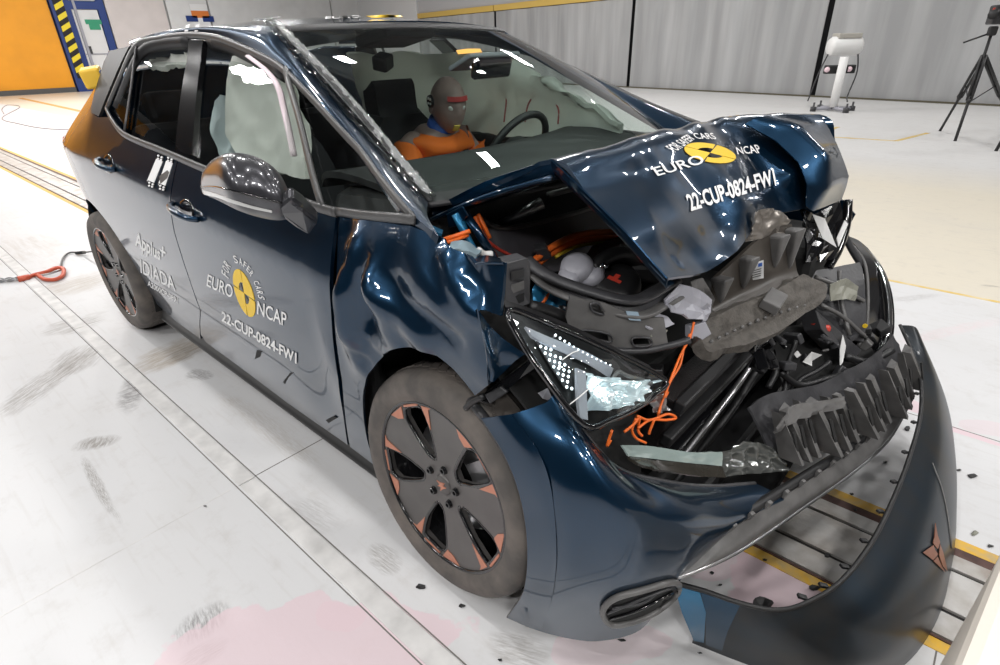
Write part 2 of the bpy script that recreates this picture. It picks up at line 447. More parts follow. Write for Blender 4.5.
# ------------------------------------------------------------------ the hall
def floor_material():
    m = bpy.data.materials.new('painted_hall_floor'); m.use_nodes = True; nt = m.node_tree; N = nt.nodes.new; Lk = nt.links.new
    b = nt.nodes['Principled BSDF']; b.inputs['Roughness'].default_value = .42; b.inputs['Specular IOR Level'].default_value = .35
    geo = N('ShaderNodeNewGeometry'); sep = N('ShaderNodeSeparateXYZ'); Lk(geo.outputs['Position'], sep.inputs[0])
    def nz(scale, detail=6, rough=.6):
        n = N('ShaderNodeTexNoise'); n.inputs['Scale'].default_value = scale; n.inputs['Detail'].default_value = detail; n.inputs['Roughness'].default_value = rough
        Lk(geo.outputs['Position'], n.inputs['Vector']); return n.outputs['Fac']
    def mr(v, a, c, lo=0, hi=1):
        n = N('ShaderNodeMapRange'); n.inputs['From Min'].default_value = a; n.inputs['From Max'].default_value = c; n.inputs['To Min'].default_value = lo; n.inputs['To Max'].default_value = hi
        Lk(v, n.inputs['Value']); return n.outputs['Result']
    def mul(a, c):
        n = N('ShaderNodeMath'); n.operation = 'MULTIPLY'; Lk(a, n.inputs[0])
        if isinstance(c, float): n.inputs[1].default_value = c
        else: Lk(c, n.inputs[1])
        return n.outputs[0]
    cur = None
    def mix(fac, col):
        nonlocal cur
        n = N('ShaderNodeMix'); n.data_type = 'RGBA'; Lk(fac, n.inputs['Factor'])
        if isinstance(cur, tuple): n.inputs['A'].default_value = (*cur, 1)
        else: Lk(cur, n.inputs['A'])
        n.inputs['B'].default_value = (*col, 1); cur = n.outputs['Result']
    cur = (.645, .645, .652)
    fine = nz(9, 8, .7); coarse = nz(1.3, 5); mid = nz(3.5, 7, .65); grit = nz(45, 4); speck = nz(24, 9, .78)
    rn = N('ShaderNodeTexNoise'); rn.inputs['Scale'].default_value = 7; rn.inputs['Detail'].default_value = 5; Lk(geo.outputs['Position'], rn.inputs['Vector']); rag = rn.outputs['Color']
    # beige lane beyond the yellow line
    band = mul(mr(sep.outputs['Y'], 2.56, 2.58), mr(sep.outputs['Y'], 7.5, 5.6))
    mix(band, (.66, .61, .51))
    far = mr(sep.outputs['Y'], 7.0, 7.6); mix(mul(far, .5), (.72, .71, .69))
    mix(mul(mr(coarse, .50, .75), .22), (.52, .50, .47))
    mix(mul(mr(fine, .53, .78), .36), (.42, .39, .36))
    mix(mul(mr(mid, .58, .78), .25), (.50, .47, .44))
    mp = N('ShaderNodeMapping'); mp.inputs['Scale'].default_value = (3.0, 40, 1); Lk(geo.outputs['Position'], mp.inputs['Vector'])
    sn = N('ShaderNodeTexNoise'); sn.inputs['Scale'].default_value = 1; sn.inputs['Detail'].default_value = 5; Lk(mp.outputs[0], sn.inputs['Vector'])
    mix(mul(mr(sn.outputs['Fac'], .56, .76), .24), (.46, .43, .40))
    mix(mul(mr(speck, .64, .72), .35), (.33, .30, .28))
    def stain(p0, p1, wid, col, st, thr=.45, nn=None, tread=0):
        nonlocal cur
        a = PZ(*p0, 0); c = PZ(*p1, 0); mid_ = (a+c)/2; ln = max(np.linalg.norm(c-a)/2, wid); an = atan2(c[1]-a[1], c[0]-a[0])
        mp = N('ShaderNodeMapping'); mp.vector_type = 'TEXTURE'; mp.inputs['Location'].default_value = tuple(mid_); mp.inputs['Rotation'].default_value = (0, 0, an); mp.inputs['Scale'].default_value = (ln*1.25, wid, 1)
        Lk(geo.outputs['Position'], mp.inputs['Vector'])
        # ragged outline: the local coordinates are pushed about by noise
        va = N('ShaderNodeVectorMath'); va.operation = 'MULTIPLY_ADD'; Lk(rag, va.inputs[0]); va.inputs[1].default_value = (1.1, 1.1, 0); Lk(mp.outputs[0], va.inputs[2])
        vb = N('ShaderNodeVectorMath'); vb.operation = 'SUBTRACT'; Lk(va.outputs[0], vb.inputs[0]); vb.inputs[1].default_value = (.55, .55, 0)
        le = N('ShaderNodeVectorMath'); le.operation = 'LENGTH'; Lk(vb.outputs[0], le.inputs[0])
        if nn is None:
            f = mr(le.outputs['Value'], 1.05, .55)
            st_ = N('ShaderNodeMapping'); st_.inputs['Scale'].default_value = (1.2*ln/wid if ln/wid < 6 else 7, 9, 1) if tread == 0 else (9, 1.2, 1); Lk(mp.outputs[0], st_.inputs['Vector'])
            tx = N('ShaderNodeTexNoise'); tx.inputs['Scale'].default_value = 1.0; tx.inputs['Detail'].default_value = 7; tx.inputs['Roughness'].default_value = .7; Lk(st_.outputs[0], tx.inputs['Vector'])
            mix(mul(mul(f, mr(tx.outputs['Fac'], thr-.06, thr+.14)), st*.85), col)
        else:
            mix(mul(mr(le.outputs['Value'], 1.0, .96), st), col)
    grey = (.22, .20, .18); brown = (.36, .30, .23); dk = (.12, .11, .11); pink = (.70, .545, .585)
    stain((55, 330), (95, 318), .14, grey, .75); stain((0, 415), (85, 355), .10, grey, .8); stain((60, 375), (95, 345), .13, grey, .7)
    stain((55, 292), (105, 275), .22, brown, .65, .40); stain((140, 368), (205, 338), .15, brown, .9, .40); stain((165, 362), (205, 345), .08, grey, .7); stain((128, 408), (136, 376), .06, dk, .8, .42, None, 1)
    stain((190, 372), (208, 378), .05, dk, .8); stain((74, 446), (116, 440), .06, grey, .9, .42, None, 1); stain((84, 462), (112, 510), .022, grey, .9)
    stain((30, 260), (0, 240), .4, brown, .35, .45); stain((370, 550), (398, 568), .05, grey, .7); stain((178, 634), (224, 612), .06, dk, .8, .47, None, 1)
    stain((185, 665), (225, 640), .04, grey, .7); stain((490, 640), (545, 655), .06, grey, .6); stain((285, 505), (330, 530), .08, grey, .35)
    stain((225, 395), (320, 470), .06, brown, .35)
    stain((180, 655), (430, 650), .17, pink, .75, .33, mid); stain((320, 612), (360, 622), .05, pink, .6, .38, mid); stain((560, 650), (650, 640), .06, pink, .5, .35, mid)
    stain((735, 590), (830, 580), .13, pink, .9, .28, mid); stain((690, 565), (740, 550), .08, pink, .6, .35, mid)
    stain((895, 398), (925, 412), .05, pink, .8, .3, mid); stain((925, 420), (1000, 445), .022, pink, .9, .3, mid); stain((890, 345), (1000, 320), .05, (.72, .56, .58), .5, .45)
    stain((965, 425), (1010, 430), .06, pink, .4, .4, mid); stain((890, 300), (935, 295), .04, grey, .4); stain((980, 285), (1000, 287), .02, dk, .7)
    Lk(cur, b.inputs['Base Color'])
    bp = N('ShaderNodeBump'); bp.inputs['Strength'].default_value = .12; bp.inputs['Distance'].default_value = .004; Lk(grit, bp.inputs['Height']); Lk(bp.outputs[0], b.inputs['Normal'])
    return m
floormat = floor_material()
V, Fc = boxv((-11, 3.5, -.1), (54, 40, .2)); floor = obj('floor', mesh('floor', V, Fc, False), floormat, kind='structure')
ceilm = mat('dark_ceiling', (.05, .055, .06), .9)
V, Fc = boxv((-11, 3.5, 9.3), (54, 40, .2)); obj('ceiling', mesh('ceiling', V, Fc, False), ceilm, kind='structure')
# rails set in the floor, all running along the car's axis
ylw = mat('worn_yellow_floor_paint', (.72, .42, .035), .6, col2=(.50, .36, .16), noise_scale=22)
plst = mat('worn_rail_steel', (.50, .49, .475), .42, .35, col2=(.32, .285, .25), noise_scale=9, bump=.1)
slot = mat('rail_slot_black', (.012, .010, .010), .7)
rust = mat('rusty_rail_edge', (.11, .055, .045), .7, noise_amt=.5, noise_scale=20)
def runx(name, y0, y1, z0, z1, m, x0=-30, x1=9, parent=floor):
    return box(name, ((x0+x1)/2, (y0+y1)/2, (z0+z1)/2), (x1-x0, y1-y0, z1-z0), m, parent, bev=0)
runx('rail_bed', -.19, .19, 0, .002, slot)
for y0, y1 in ((-.235, -.192), (.198, .242)): runx('yellow_line', y0, y1, 0, .0022, ylw)
for y0, y1 in ((-.186, -.100), (-.082, .075), (.090, .150)): runx('rail_plate', y0, y1, 0, .010, plst)
runx('rail_edge', .154, .192, 0, .006, rust); runx('rail_edge', -.196, -.188, 0, .006, rust)
box('bolt_plate', (1.02, .035, .014), (.09, .10, .010), steel, floor, bev=.002)
for dy in (-.012, .02):
    V, Fc = lathe([(0, .018), (.008, .018), (.010, .008), (.010, 0)], 6, 'Z'); o = obj('bolt', mesh('bolt', V, Fc, False), charcoal, floor); o.location = (1.018, .035+dy, .018)
# cover strip beside the car (a long plate with joints) and floor joints
stripm = mat('floor_cover_strip', (.70, .69, .68), .45, noise_amt=.25, noise_scale=10)
joint = mat('floor_joint', (.16, .15, .14), .8)
x = -9.0
while x < 2.5:
    x1 = x + 2.02
    box('cover_strip', ((x+x1)/2, -1.088, .002), (x1-x-.006, .062, .004), stripm, floor, bev=.0015); x = x1
runx('floor_joint', -1.054, -1.050, 0, .0006, joint, -9, 3); runx('floor_joint', -1.128, -1.124, 0, .0006, joint, -9, 3)
for jx in (-.93,): box('floor_joint', (jx, -2.6, .0003), (.004, 2.9, .0006), stripm, floor, bev=0)
for jx in (-.93, 1.07): box('floor_joint', (jx, -.64, .0003), (.004, .83, .0006), joint, floor, bev=0)
runx('floor_joint', .93, .934, 0, .0006, joint, -3, 3)
# thin yellow lines beyond the car
ythin = mat('faded_yellow_line', (.66, .44, .06), .6, col2=(.70, .60, .40), noise_scale=8)
runx('yellow_line', 2.545, 2.575, 0, .0012, ythin, .45, 7)
qd = [PZ(838, 113+14, 0), PZ(928, 133, 0), PZ(896, 141, 0), PZ(815, 136, 0)]
for a, b in ((0, 3), (2, 3), (1, 2)):
    p, q = qd[a], qd[b]; d = (q-p)/np.linalg.norm(q-p); nrm = np.array([-d[1], d[0], 0])*.035
    plate('yellow_line', [p-nrm+(0, 0, .003), q-nrm+(0, 0, .003), q+nrm+(0, 0, .003), p+nrm+(0, 0, .003)], .003, ythin, floor, bev=0, away=(0, 0, 9))
p, q = PZ(20, 98, 0), PZ(84, 112, 0); d = (q-p)/np.linalg.norm(q-p); nrm = np.array([-d[1], d[0], 0])*.08
plate('yellow_line', [p-nrm+(0, 0, .003), q-nrm+(0, 0, .003), q+nrm+(0, 0, .003), p+nrm+(0, 0, .003)], .003, mat('faint_orange_line', (.55, .30, .10), .6), floor, bev=0, away=(0, 0, 9))

# curtain wall at the right: grey hanging panels with gaps, yellow rail along the top
wa = np.array([-9.597, 17.604, 0]); wd = np.array([.352, 15.566, 0])-wa; wd /= np.linalg.norm(wd); wn = np.array([wd[1], -wd[0], 0])
if wn[1] > 0: wn = -wn
def wallpt(px, py):
    d = ray(px, py); t = ((wa-CAM) @ wn)/(d @ wn); return CAM+t*d
def ws(px, py): return float((wallpt(px, py)-wa) @ wd)
curt = mat('grey_curtain_panel', (.30, .305, .31), .55, col2=(.42, .425, .43), noise_scale=1.6, stretch=(1.5, 1.5, .12))
darkgap = mat('dark_gap', (.015, .015, .017), .8)
wr = rot(0, 0, atan2(wd[1], wd[0]))
backing = box('wall_right', wa+wd*0-wn*.25+np.array((0, 0, 3.2)), (60, .1, 6.4), darkgap, None, wr, 0, kind='structure')
edges = [ws(418, 14), ws(495, 30), ws(631, 40), ws(822, 50), ws(822, 50)+8.2, 24]
Htop = wallpt(560, 5)[2]
for a, b in zip(edges, edges[1:]):
    # each hanging panel: a gently rippled sheet
    rows = []
    for z in (.03, Htop*.5, Htop):
        rows.append([wa+wd*(a+.07+(b-a-.14)*i/14)+wn*(.03*sin(i*1.9+a)+.015*sin(i*4.1))+np.array((0, 0, z)) for i in range(15)])
    netobj('panel', rows, curt, backing, n=4, s=1, th=.02)
    box('top_rail', wa+wd*((a+b)/2)+wn*.02+np.array((0, 0, Htop+.13)), (b-a-.05, .08, .22), mat('yellow_rail_paint', (.62, .42, .10), .6) if 'yellow_rail_paint' not in MATS else MATS['yellow_rail_paint'], backing, wr, 0)
box('upper_wall', wa-wn*.1+np.array((0, 0, Htop+2.3)), (60, .12, 4.1), mat('upper_wall_paint', (.45, .45, .46), .8), backing, wr, 0)
box('side_panel', wa+wd*((edges[0]-30)/2)-wn*.02+np.array((0, 0, 4.0)), (30+edges[0]-.05, .12, 8.0), mat('pale_wall_panel', (.66, .66, .66), .6), backing, wr, 0)
basem = mat('dark_wall_foot', (.10, .09, .06), .8)
box('trim_1', wa+wd*4+wn*.09+np.array((0, 0, .02)), (46, .05, .04), basem, None, wr, 0, kind='structure')

# end wall far behind the car: orange roller door, blue posts with hazard stripes, white door, white panels
XW = -31.5
wallw = mat('white_wall_panel', (.74, .735, .73), .6, noise_amt=.08, noise_scale=1.5)
wallp = mat('pinkish_wall_panel', (.68, .62, .60), .6, noise_amt=.08, noise_scale=1.5)
back = box('wall_back', (XW-.2, 6, 4.6), (.2, 48, 9.2), mat('end_wall', (.50, .50, .51), .8), None, None, 0, kind='structure')
def yw(px, py): return float(PX(px, py, XW)[1])
def zw(px, py): return float(PX(px, py, XW)[2])
orange = mat('orange_roller_door', (.86, .35, .012), .55, noise_amt=.10, noise_scale=1.2)
yo = yw(62, 50)
door1 = obj('door_1', None, kind='structure')
dr = []
for k in range(13):
    z = .1+k*.72
    dr.append([np.array((XW+.12+(.012 if k % 2 else 0), -10.4+(yo+10.4)*i/6, z)) for i in range(7)])
netobj('door_leaf', dr, orange, door1, n=2, s=.4, th=.05)
box('kick_plate', (XW+.16, (yo-10.4)/2, .10), (.06, yo+10.4, .2), greytrim, door1, None, 0)
box('panel', (XW+.04, -13.4, 4.6), (.12, 5.8, 9.0), mat('dark_blue_wall_panel', (.03, .04, .07), .7), back, None, 0)
bluep = mat('blue_steel_post', (.012, .04, .19), .45)
haz = mat('hazard_yellow', (.80, .62, .02), .5)
yb0 = yo+.05; yb1 = yw(81, 60)
post = box('trim_2', (XW+.15, (yb0+yb1)/2, 4.6), (.3, yb1-yb0, 9.2), bluep, None, None, 0, kind='structure')
hz0 = yw(64, 30); hy = (yb0*.45+yb1*.55)
box('hazard_board', (XW+.32, hy, 2.35), (.04, .36, 3.6), slot, post, None, 0)
for k in range(9):
    z = .75+k*.40
    plate('hazard_stripe', [(XW+.345, hy-.18, z), (XW+.345, hy+.18, z+.2), (XW+.345, hy+.18, z+.40), (XW+.345, hy-.18, z+.20)], .004, haz, post, 0)
box('junction_box', (XW+.38, hy-.12, 4.5), (.1, .3, .32), mat('orange_box', (.7, .2, .04), .5), post, None, 0)
box('cable_duct', (XW+.1, yb1+.35, 4.6), (.2, .10, 9.2), greyplastic, post, None, 0)
ya, yb = yw(86, 60), yw(112, 60)
fr = box('trim_3', (XW+.08, ya-.14, 4.6), (.2, .28, 9.2), bluep, None, None, 0, kind='structure')
box('post', (XW+.08, yb+.14, 4.6), (.2, .28, 9.2), bluep, fr, None, 0)
zt = zw(98, 9)
box('lintel', (XW+.08, (ya+yb)/2, zt+.12), (.2, yb-ya, .3), bluep, fr, None, 0)
d2 = box('door_2', (XW+.06, (ya+yb)/2, zt/2), (.1, yb-ya-.06, zt-.08), wallw, None, None, 0, kind='structure')
green = mat('green_sign', (.03, .30, .16), .5)
box('sign', (XW+.13, yw(94, 22), zw(94, 22)), (.02, .75, .18), green, d2, None, 0); box('sign', (XW+.13, yw(94, 27), zw(94, 27)), (.02, .42, .22), green, d2, None, 0)
box('door_rail', (XW+.13, (ya+yb)/2, zw(100, 54)), (.03, yb-ya-.1, .04), greyplastic, d2, None, 0); box('handle', (XW+.15, ya+.25, zw(90, 50)), (.06, .12, .3), charcoal, d2, None, 0)
box('upper_panel', (XW+.05, (ya+yb)/2, zt+1.6), (.1, yb-ya-.02, 2.6), wallw, back, None, 0)
ys = [yb+.3, yw(168, 20), yw(209, 15), yw(330, 8), 30]
for i, (a, b) in enumerate(zip(ys, ys[1:])):
    box('panel', (XW+.04, (a+b)/2, 4.6), (.12, b-a-.10, 9.0), wallp if i == 0 else wallw, back, None, 0)
# notice on the wall
box('notice', (XW+.13, yw(200, 19), zw(200, 17)), (.02, yw(209, 19)-yw(192, 19), 1.1), white, back, None, 0)
box('notice_band', (XW+.15, yw(200, 19), zw(200, 14.5)), (.02, yw(209, 19)-yw(192, 19), .3), MATS['orange_box'], back, None, 0)
for k in (-.45, .35): box('notice_print', (XW+.15, yw(200, 19)+k, zw(200, 19)), (.02, .55, .25), bluep, back, None, 0)
# walls behind the camera close the hall
box('wall_left', (-11, -16.2, 4.6), (54, .2, 9.2), mat('dark_side_wall', (.055, .06, .075), .8), None, None, 0, kind='structure')
box('wall_front', (15.8, 3.5, 4.6), (.2, 40, 9.2), mat('grey_front_wall', (.20, .20, .21), .8), None, None, 0, kind='structure')

# ------------------------------------------------------------------ the car
CAR = thing('car', 'dark navy metallic hatchback with crushed front end and white crash test lettering', 'car')
RW = -2.69                                   # rear axle
# --- outlines on the body side
cutB = [(177, 162), (170, 198), (174, 232), (188, 276), (200, 310), (200, 334)]           # between the doors
cutF = [(338, 214), (336, 232), (331, 286), (335, 340), (341, 380), (349, 446)]           # door / fender
def xz(l): return [(float(p[0]), float(p[2])) for p in (side(a, b) for a, b in l)]
arcR = [(RW+.385*cos(a), .36+.385*sin(a)) for a in np.linspace(radians(172), radians(-18), 20)]
arcJ = (-2.43, .36+math.sqrt(.385**2-.26**2)); arcRf = [arcJ]+[p for p in arcR if p[0] > -2.425]; arcRr = [p for p in arcR if p[0] <= -2.435]+[arcJ]
belt_r = xz([(112, 117), (124, 135), (160, 151), (177, 160)])
cutQ = [(-2.43, arcRr[-1][1]), (-2.34, .86), (-2.30, .97), (-2.35, 1.02), (-2.31, 1.10), (-2.29, 1.165)]
quarter_xz = [(-3.06, .42)] + arcRr + cutQ[1:] + [(-2.40, 1.18), (-2.47, 1.30), (-2.38, 1.43), (-2.60, 1.435), (-2.85, 1.39), (-3.08, 1.32), (-3.24, 1.22), (-3.34, 1.05), (-3.36, .85), (-3.34, .62), (-3.2, .50)]
quarter, quarterL = sidepanel('quarter_panel', None, paint, CAR, xz=quarter_xz, grid=.06)
reardoor_xz = belt_r + xz(cutB)[0:] + [(-1.80, .20), (-2.10, .20)] + list(reversed(arcRf))[0:] + cutQ[1:]
# order: belt (rear->front), B cut down, bottom (front->rear), arch up, rear cut up
reardoor, reardoorL = sidepanel('rear_door', None, paint, CAR, xz=reardoor_xz, grid=.05, off=.0)
bc = xz(cutB); bc = [(x+.008, z) for x, z in bc]
belt_f = xz([(181, 162), (212, 173), (250, 186), (292, 199), (320, 209), (336, 214)])
frontdoor_xz = list(belt_f) + [(x-.008, z) for x, z in xz(cutF)] + [(-1.0, .185), (-1.4, .20), (-1.73, .205)] + list(reversed(bc))
def ddent(x, z): return -.005*math.exp(-((x+.62)/.12)**2-((z-.42)/.16)**2)+.006*math.exp(-((x+.50)/.04)**2-((z-.55)/.3)**2)
frontdoor, frontdoorL = sidepanel('front_door', None, paint, CAR, xz=frontdoor_xz, grid=.04, disp=ddent)
def fdisp(x, z):
    d = .030*math.exp(-((x+.345-.10*(z-.75))/.040)**2)*math.exp(-((z-.78)/.16)**2)
    d -= .022*math.exp(-((x+.265+.22*(z-.8))/.035)**2)*math.exp(-((z-.80)/.14)**2)
    d += .020*math.exp(-((x+.20+.5*(z-.85))/.05)**2)*math.exp(-((z-.86)/.14)**2)
    d -= .016*math.exp(-((x+.40)/.03)**2)*math.exp(-((z-.9)/.10)**2)
    d += .018*math.exp(-((x+.02+.6*(z-.92))/.06)**2)*math.exp(-((z-.95)/.06)**2)
    d -= .014*math.exp(-((x-.10)/.05)**2)*math.exp(-((z-.97)/.05)**2)
    d += .010*math.exp(-((x+.30)/.05)**2)*math.exp(-((z-.62)/.05)**2)
    def seg(ax, az, bx, bz, wd, am):
        t = max(0, min(1, ((x-ax)*(bx-ax)+(z-az)*(bz-az))/((bx-ax)**2+(bz-az)**2)))
        return am*max(0, 1-hypot(x-ax-t*(bx-ax), z-az-t*(bz-az))/wd)
    d += seg(-.33, .97, -.36, .70, .05, .022)+seg(-.265, .95, -.30, .72, .028, -.022)+seg(-.27, .93, -.06, .80, .05, .020)+seg(-.20, .93, .06, .84, .03, -.014)
    d += seg(-.30, .74, -.18, .70, .03, .014)+seg(-.36, .70, -.30, .64, .03, -.014)+seg(.00, 1.02, .10, .93, .035, .018)+seg(.05, 1.02, .13, .95, .02, -.016)+seg(-.38, 1.0, -.34, .93, .02, -.012)
    p = Vector((x*7, z*7, 3.1)); w = min(1, max(0, (x+.40)/.1))*min(1, max(0, (z-.45)/.2))
    return d + w*.010*(abs(noise.noise(p))*2-.45)
cf = [(x+.006, z) for x, z in xz(cutF)]
fend = list(reversed(cf)) + xz([(352, 216), (400, 221), (420, 230), (442, 238), (468, 258), (474, 264), (490, 262), (503, 263), (501, 315), (477, 309), (481, 325), (487, 350), (490, 384), (474, 396)] + [tuple(p) for p in smoothpoly([(474, 396), (452, 370), (430, 353), (406, 346.5), (389, 351), (376, 363), (366, 384), (363, 404), (365, 428), (370, 450), (378, 468)], 4)][1:])
fender = sidepanel('front_fender', None, paint, CAR, xz=fend, grid=.022, disp=fdisp, mirror=False, th=.008)
fendL = [(-.40, .18), (-.42, .35), (-.36, .56), (-.24, .70), (-.05, .775), (.12, .72), (.25, .60), (.42, .62), (.46, .80), (.30, .93), (.05, 1.0), (-.12, 1.06), (-.40, 1.03), (-.42, .85), (-.46, .67), (-.49, .5), (-.58, .18)]
vo, f = cdt(fendL, .05); V, Fc = shell([(x, S(x, z)+.004*noise.noise(Vector((x*8, z*8, 0)))*3, z) for x, z in vo], [tuple(reversed(t)) for t in f], .008)
obj('front_fender', mesh('front_fender', V, Fc), paint, CAR)
# folded front tongue of the fender that catches the light
G = [L3([(478, 309, -.905), (490, 326, -.885), (505, 340, -.86), (525, 354, -.83)]),
     L3([(481, 325, -.908), (490, 342, -.893), (500, 352, -.875), (515, 361, -.85)]),
     L3([(486, 350, -.906), (491, 360, -.898), (497, 366, -.885), (505, 371, -.868)]),
     L3([(489, 380, -.905), (490, 381, -.902), (492, 382, -.90), (494, 382, -.895)])]
netobj('folded_edge', G, paint, fender, n=4, s=.6, th=.004)
# cheek where fender top folds inward over the wheel-house
G = [L3([(474, 264, -.866), (488, 263, -.862), (503, 263, -.858)]), L3([(471, 259, -.80), (486, 255, -.79), (500, 258, -.80)])]
netobj('fender_flange', G, paint, fender, n=3, s=.5, th=.003)
# sill: black trim below the doors
sillm = mat('sill_black', (.012, .012, .012), .35, spec=.4)
def sillrow(z, o): return [np.array((x, -(S(x, .2)+o), z)) for x in np.linspace(-2.33, -.42, 14)]
for sgn in (1, -1):
    G = np.array([sillrow(.210, -.014), sillrow(.185, -.010), sillrow(.160, -.004), sillrow(.140, .004), sillrow(.125, -.03)]); G[:, :, 1] *= sgn
    sl = netobj('sill', G, sillm, CAR, n=3, th=.02, toward=(-1.3, -3*sgn, .15))
# --- wheel arches, liners, underbody
for sgn in (1, -1):
    for cx, cz, r in ((RW, .36, .395), (-.05, .385, .40)):
        rows = []
        for yy in (.845, .55):
            rows.append([np.array((cx+r*cos(a), -sgn*yy, cz+r*sin(a))) for a in np.linspace(radians(-25), radians(205), 20)])
        netobj('wheel_liner', rows, underblack, CAR, n=2, th=.006, toward=(cx, -sgn*.7, cz))
box('underbody', (-1.45, 0, .205), (3.3, 1.44, .13), underblack, CAR, bev=.03)
# --- side greenhouse: trims, glass, pillars
satin = greytrim
def ribbon(name, polypx, w, m, parent, off=.006, flat=.45, mirror=True, n=4):
    pts = smoothpoly([side(a, b) for a, b in polypx], n); out = []
    P = [np.array((p[0], -(S(p[0], p[2])+off), p[2])) for p in pts]
    o = tube(name, P, w/2, m, parent, 8, flat=flat, upv=(0, 1, 0))
    if mirror: tube(name, [p*(1, -1, 1) for p in P], w/2, m, parent, 8, flat=flat, upv=(0, 1, 0))
    return o
ribbon('window_trim', [(108, 109), (121, 78), (137, 46), (160, 39), (188, 35.5), (212, 37), (230, 42), (260, 55), (284, 69), (317, 102), (351, 139), (385, 182), (416, 219)], .026, satin, CAR)
ribbon('belt_trim', [(108, 109), (113, 119), (124, 133), (142, 142), (160, 149), (212, 171), (250, 184), (292, 197), (320, 207), (338, 212)], .030, satin, CAR)
ribbon('belt_trim', [(337, 211), (370, 215), (416, 219)], .026, satin, CAR)
ribbon('window_post', [(287, 70), (300, 115), (312, 165), (324, 208)], .034, satin, frontdoor, mirror=False)
ribbon('window_post', [(138, 47), (133, 85), (126, 132)], .022, charcoal, reardoor, mirror=False)
# black frame around the glass
ribbon('window_seal', [(113, 108), (124, 80), (139, 52), (160, 44), (186, 42)], .05, black, reardoor, off=-.012, mirror=False)
ribbon('window_seal', [(206, 42), (228, 47), (255, 60), (280, 74)], .055, black, frontdoor, off=-.014, mirror=False)
sidepanel('b_pillar', [(190, 40), (204, 40), (202, 60), (193, 155), (176, 152), (180, 110), (188, 60)], blackgloss, CAR, th=.02, off=.004)
sidepanel('window_glass', [(138, 62), (188, 62), (176, 152), (160, 147), (127, 130), (133, 85)], winglass, reardoor, th=.004, off=-.012, mirror=reardoorL)
sidepanel('quarter_glass', [(136, 50), (126, 130), (110, 111), (122, 80)], winglass, reardoor, th=.004, off=-.008, mirror=reardoorL)
sidepanel('window_glass', [(200, 57), (225, 60), (250, 66), (289, 86), (322, 206), (292, 196), (212, 169), (192, 160)], winglass, frontdoor, th=.004, off=-.012, mirror=frontdoorL)
sidepanel('quarter_glass', [(290, 74), (352, 142), (413, 216), (370, 213), (326, 206)], winglass, CAR, th=.004, off=-.006)
cpil = [(-2.17, 1.445), (-2.285, 1.17), (-2.395, 1.18), (-2.465, 1.30), (-2.375, 1.43)]
sidepanel('c_pillar_cover', None, black, CAR, xz=cpil, grid=.05, off=.002)
# --- roof, roof rails / windscreen pillars, windscreen
RX = [-1.10, -1.35, -1.65, -2.0, -2.35, -2.7, -3.02, -3.22]
RZ = [1.505, 1.530, 1.540, 1.537, 1.520, 1.488, 1.432, 1.385]
RE = [.555, .555, .555, .555, .54, .49, .42, .38]
RD = [.022, .034, .042, .046, .046, .042, .036, .03]
roofG = []
for x, z, e, d in zip(RX, RZ, RE, RD):
    roofG.append([np.array((x+(.09*(1-(t*t)) if x == RX[0] else .03*(1-t*t) if x == RX[1] else 0), t*e, z-d*t*t)) for t in np.linspace(-1, 1, 9)])
roof = netobj('roof', roofG, paint, CAR, n=4, th=.02, toward=(-2, 0, 9))
BASEH, TOPH = np.array((-.235, -.70, 1.062)), np.array((-1.10, -.555, 1.483))
inner = [np.array((x, -e, z-d)) for x, z, e, d in zip(RX, RZ, RE, RD)]
edgepts = [inner[4], inner[3], inner[2], inner[1], inner[0]] + [TOPH+(BASEH-TOPH)*t for t in (.12, .26, .42, .58, .74, .88, 1.0)]
outer = [side(a, b) for a, b in [(130, 46), (160, 37), (188, 33.5), (220, 37), (255, 51), (272, 60), (290, 71), (317, 100), (351, 137), (385, 180), (410, 211), (440, 236)]]
mid_ = []
for a, b in zip(edgepts, outer):
    mm = (a+b)/2; c = np.array((mm[0], 0, mm[2]-.35)); dd = mm-c; dd /= np.linalg.norm(dd); mid_.append(mm+dd*.020)
for sgn in (1, -1):
    G = np.array([edgepts, mid_, [o*(1, 1.004, 1) for o in outer]]); G[:, :, 1] *= sgn
    netobj('roof_rail', G, paint, CAR, n=5, th=.03, toward=(-1, -3*sgn, 2.4))
tt = np.linspace(-1, 1, 9)
def wrow(t):
    a = TOPH+(BASEH-TOPH)*t; bow = .09+(.20-.09)*t; cz = .020+.008*t-.02*t
    r = []
    for s_ in tt:
        k = 1-s_*s_
        r.append(np.array((a[0]+bow*k, -a[1]*s_, a[2]+.012*k+.03*sin(pi*t)*(1))))
    return r
windG = [wrow(t) for t in (0, .25, .5, .75, 1.0)]
windscreen = netobj('windscreen', windG, windglass, CAR, n=5, th=.005, toward=(1, 0, 3))
# dark ceramic border of the screen and the header band
bnd = [np.array(p) for p in wrow(.02)]
tube('screen_border', smoothpoly(bnd, 3), .030, black, windscreen, 8, flat=.2, upv=(.4, 0, 1))
tube('screen_border', smoothpoly([p-(.01, 0, .012) for p in wrow(.97)], 3), .05, black, windscreen, 8, flat=.2, upv=(.4, 0, 1))
for sgn in (1, -1):
    tube('screen_border', [(TOPH+(BASEH-TOPH)*t+(0, .018, -.004+.03*sin(pi*t)))*(1, sgn, 1) for t in np.linspace(0, 1, 8)], .022, black, windscreen, 8, flat=.25, upv=(0, .3, 1))
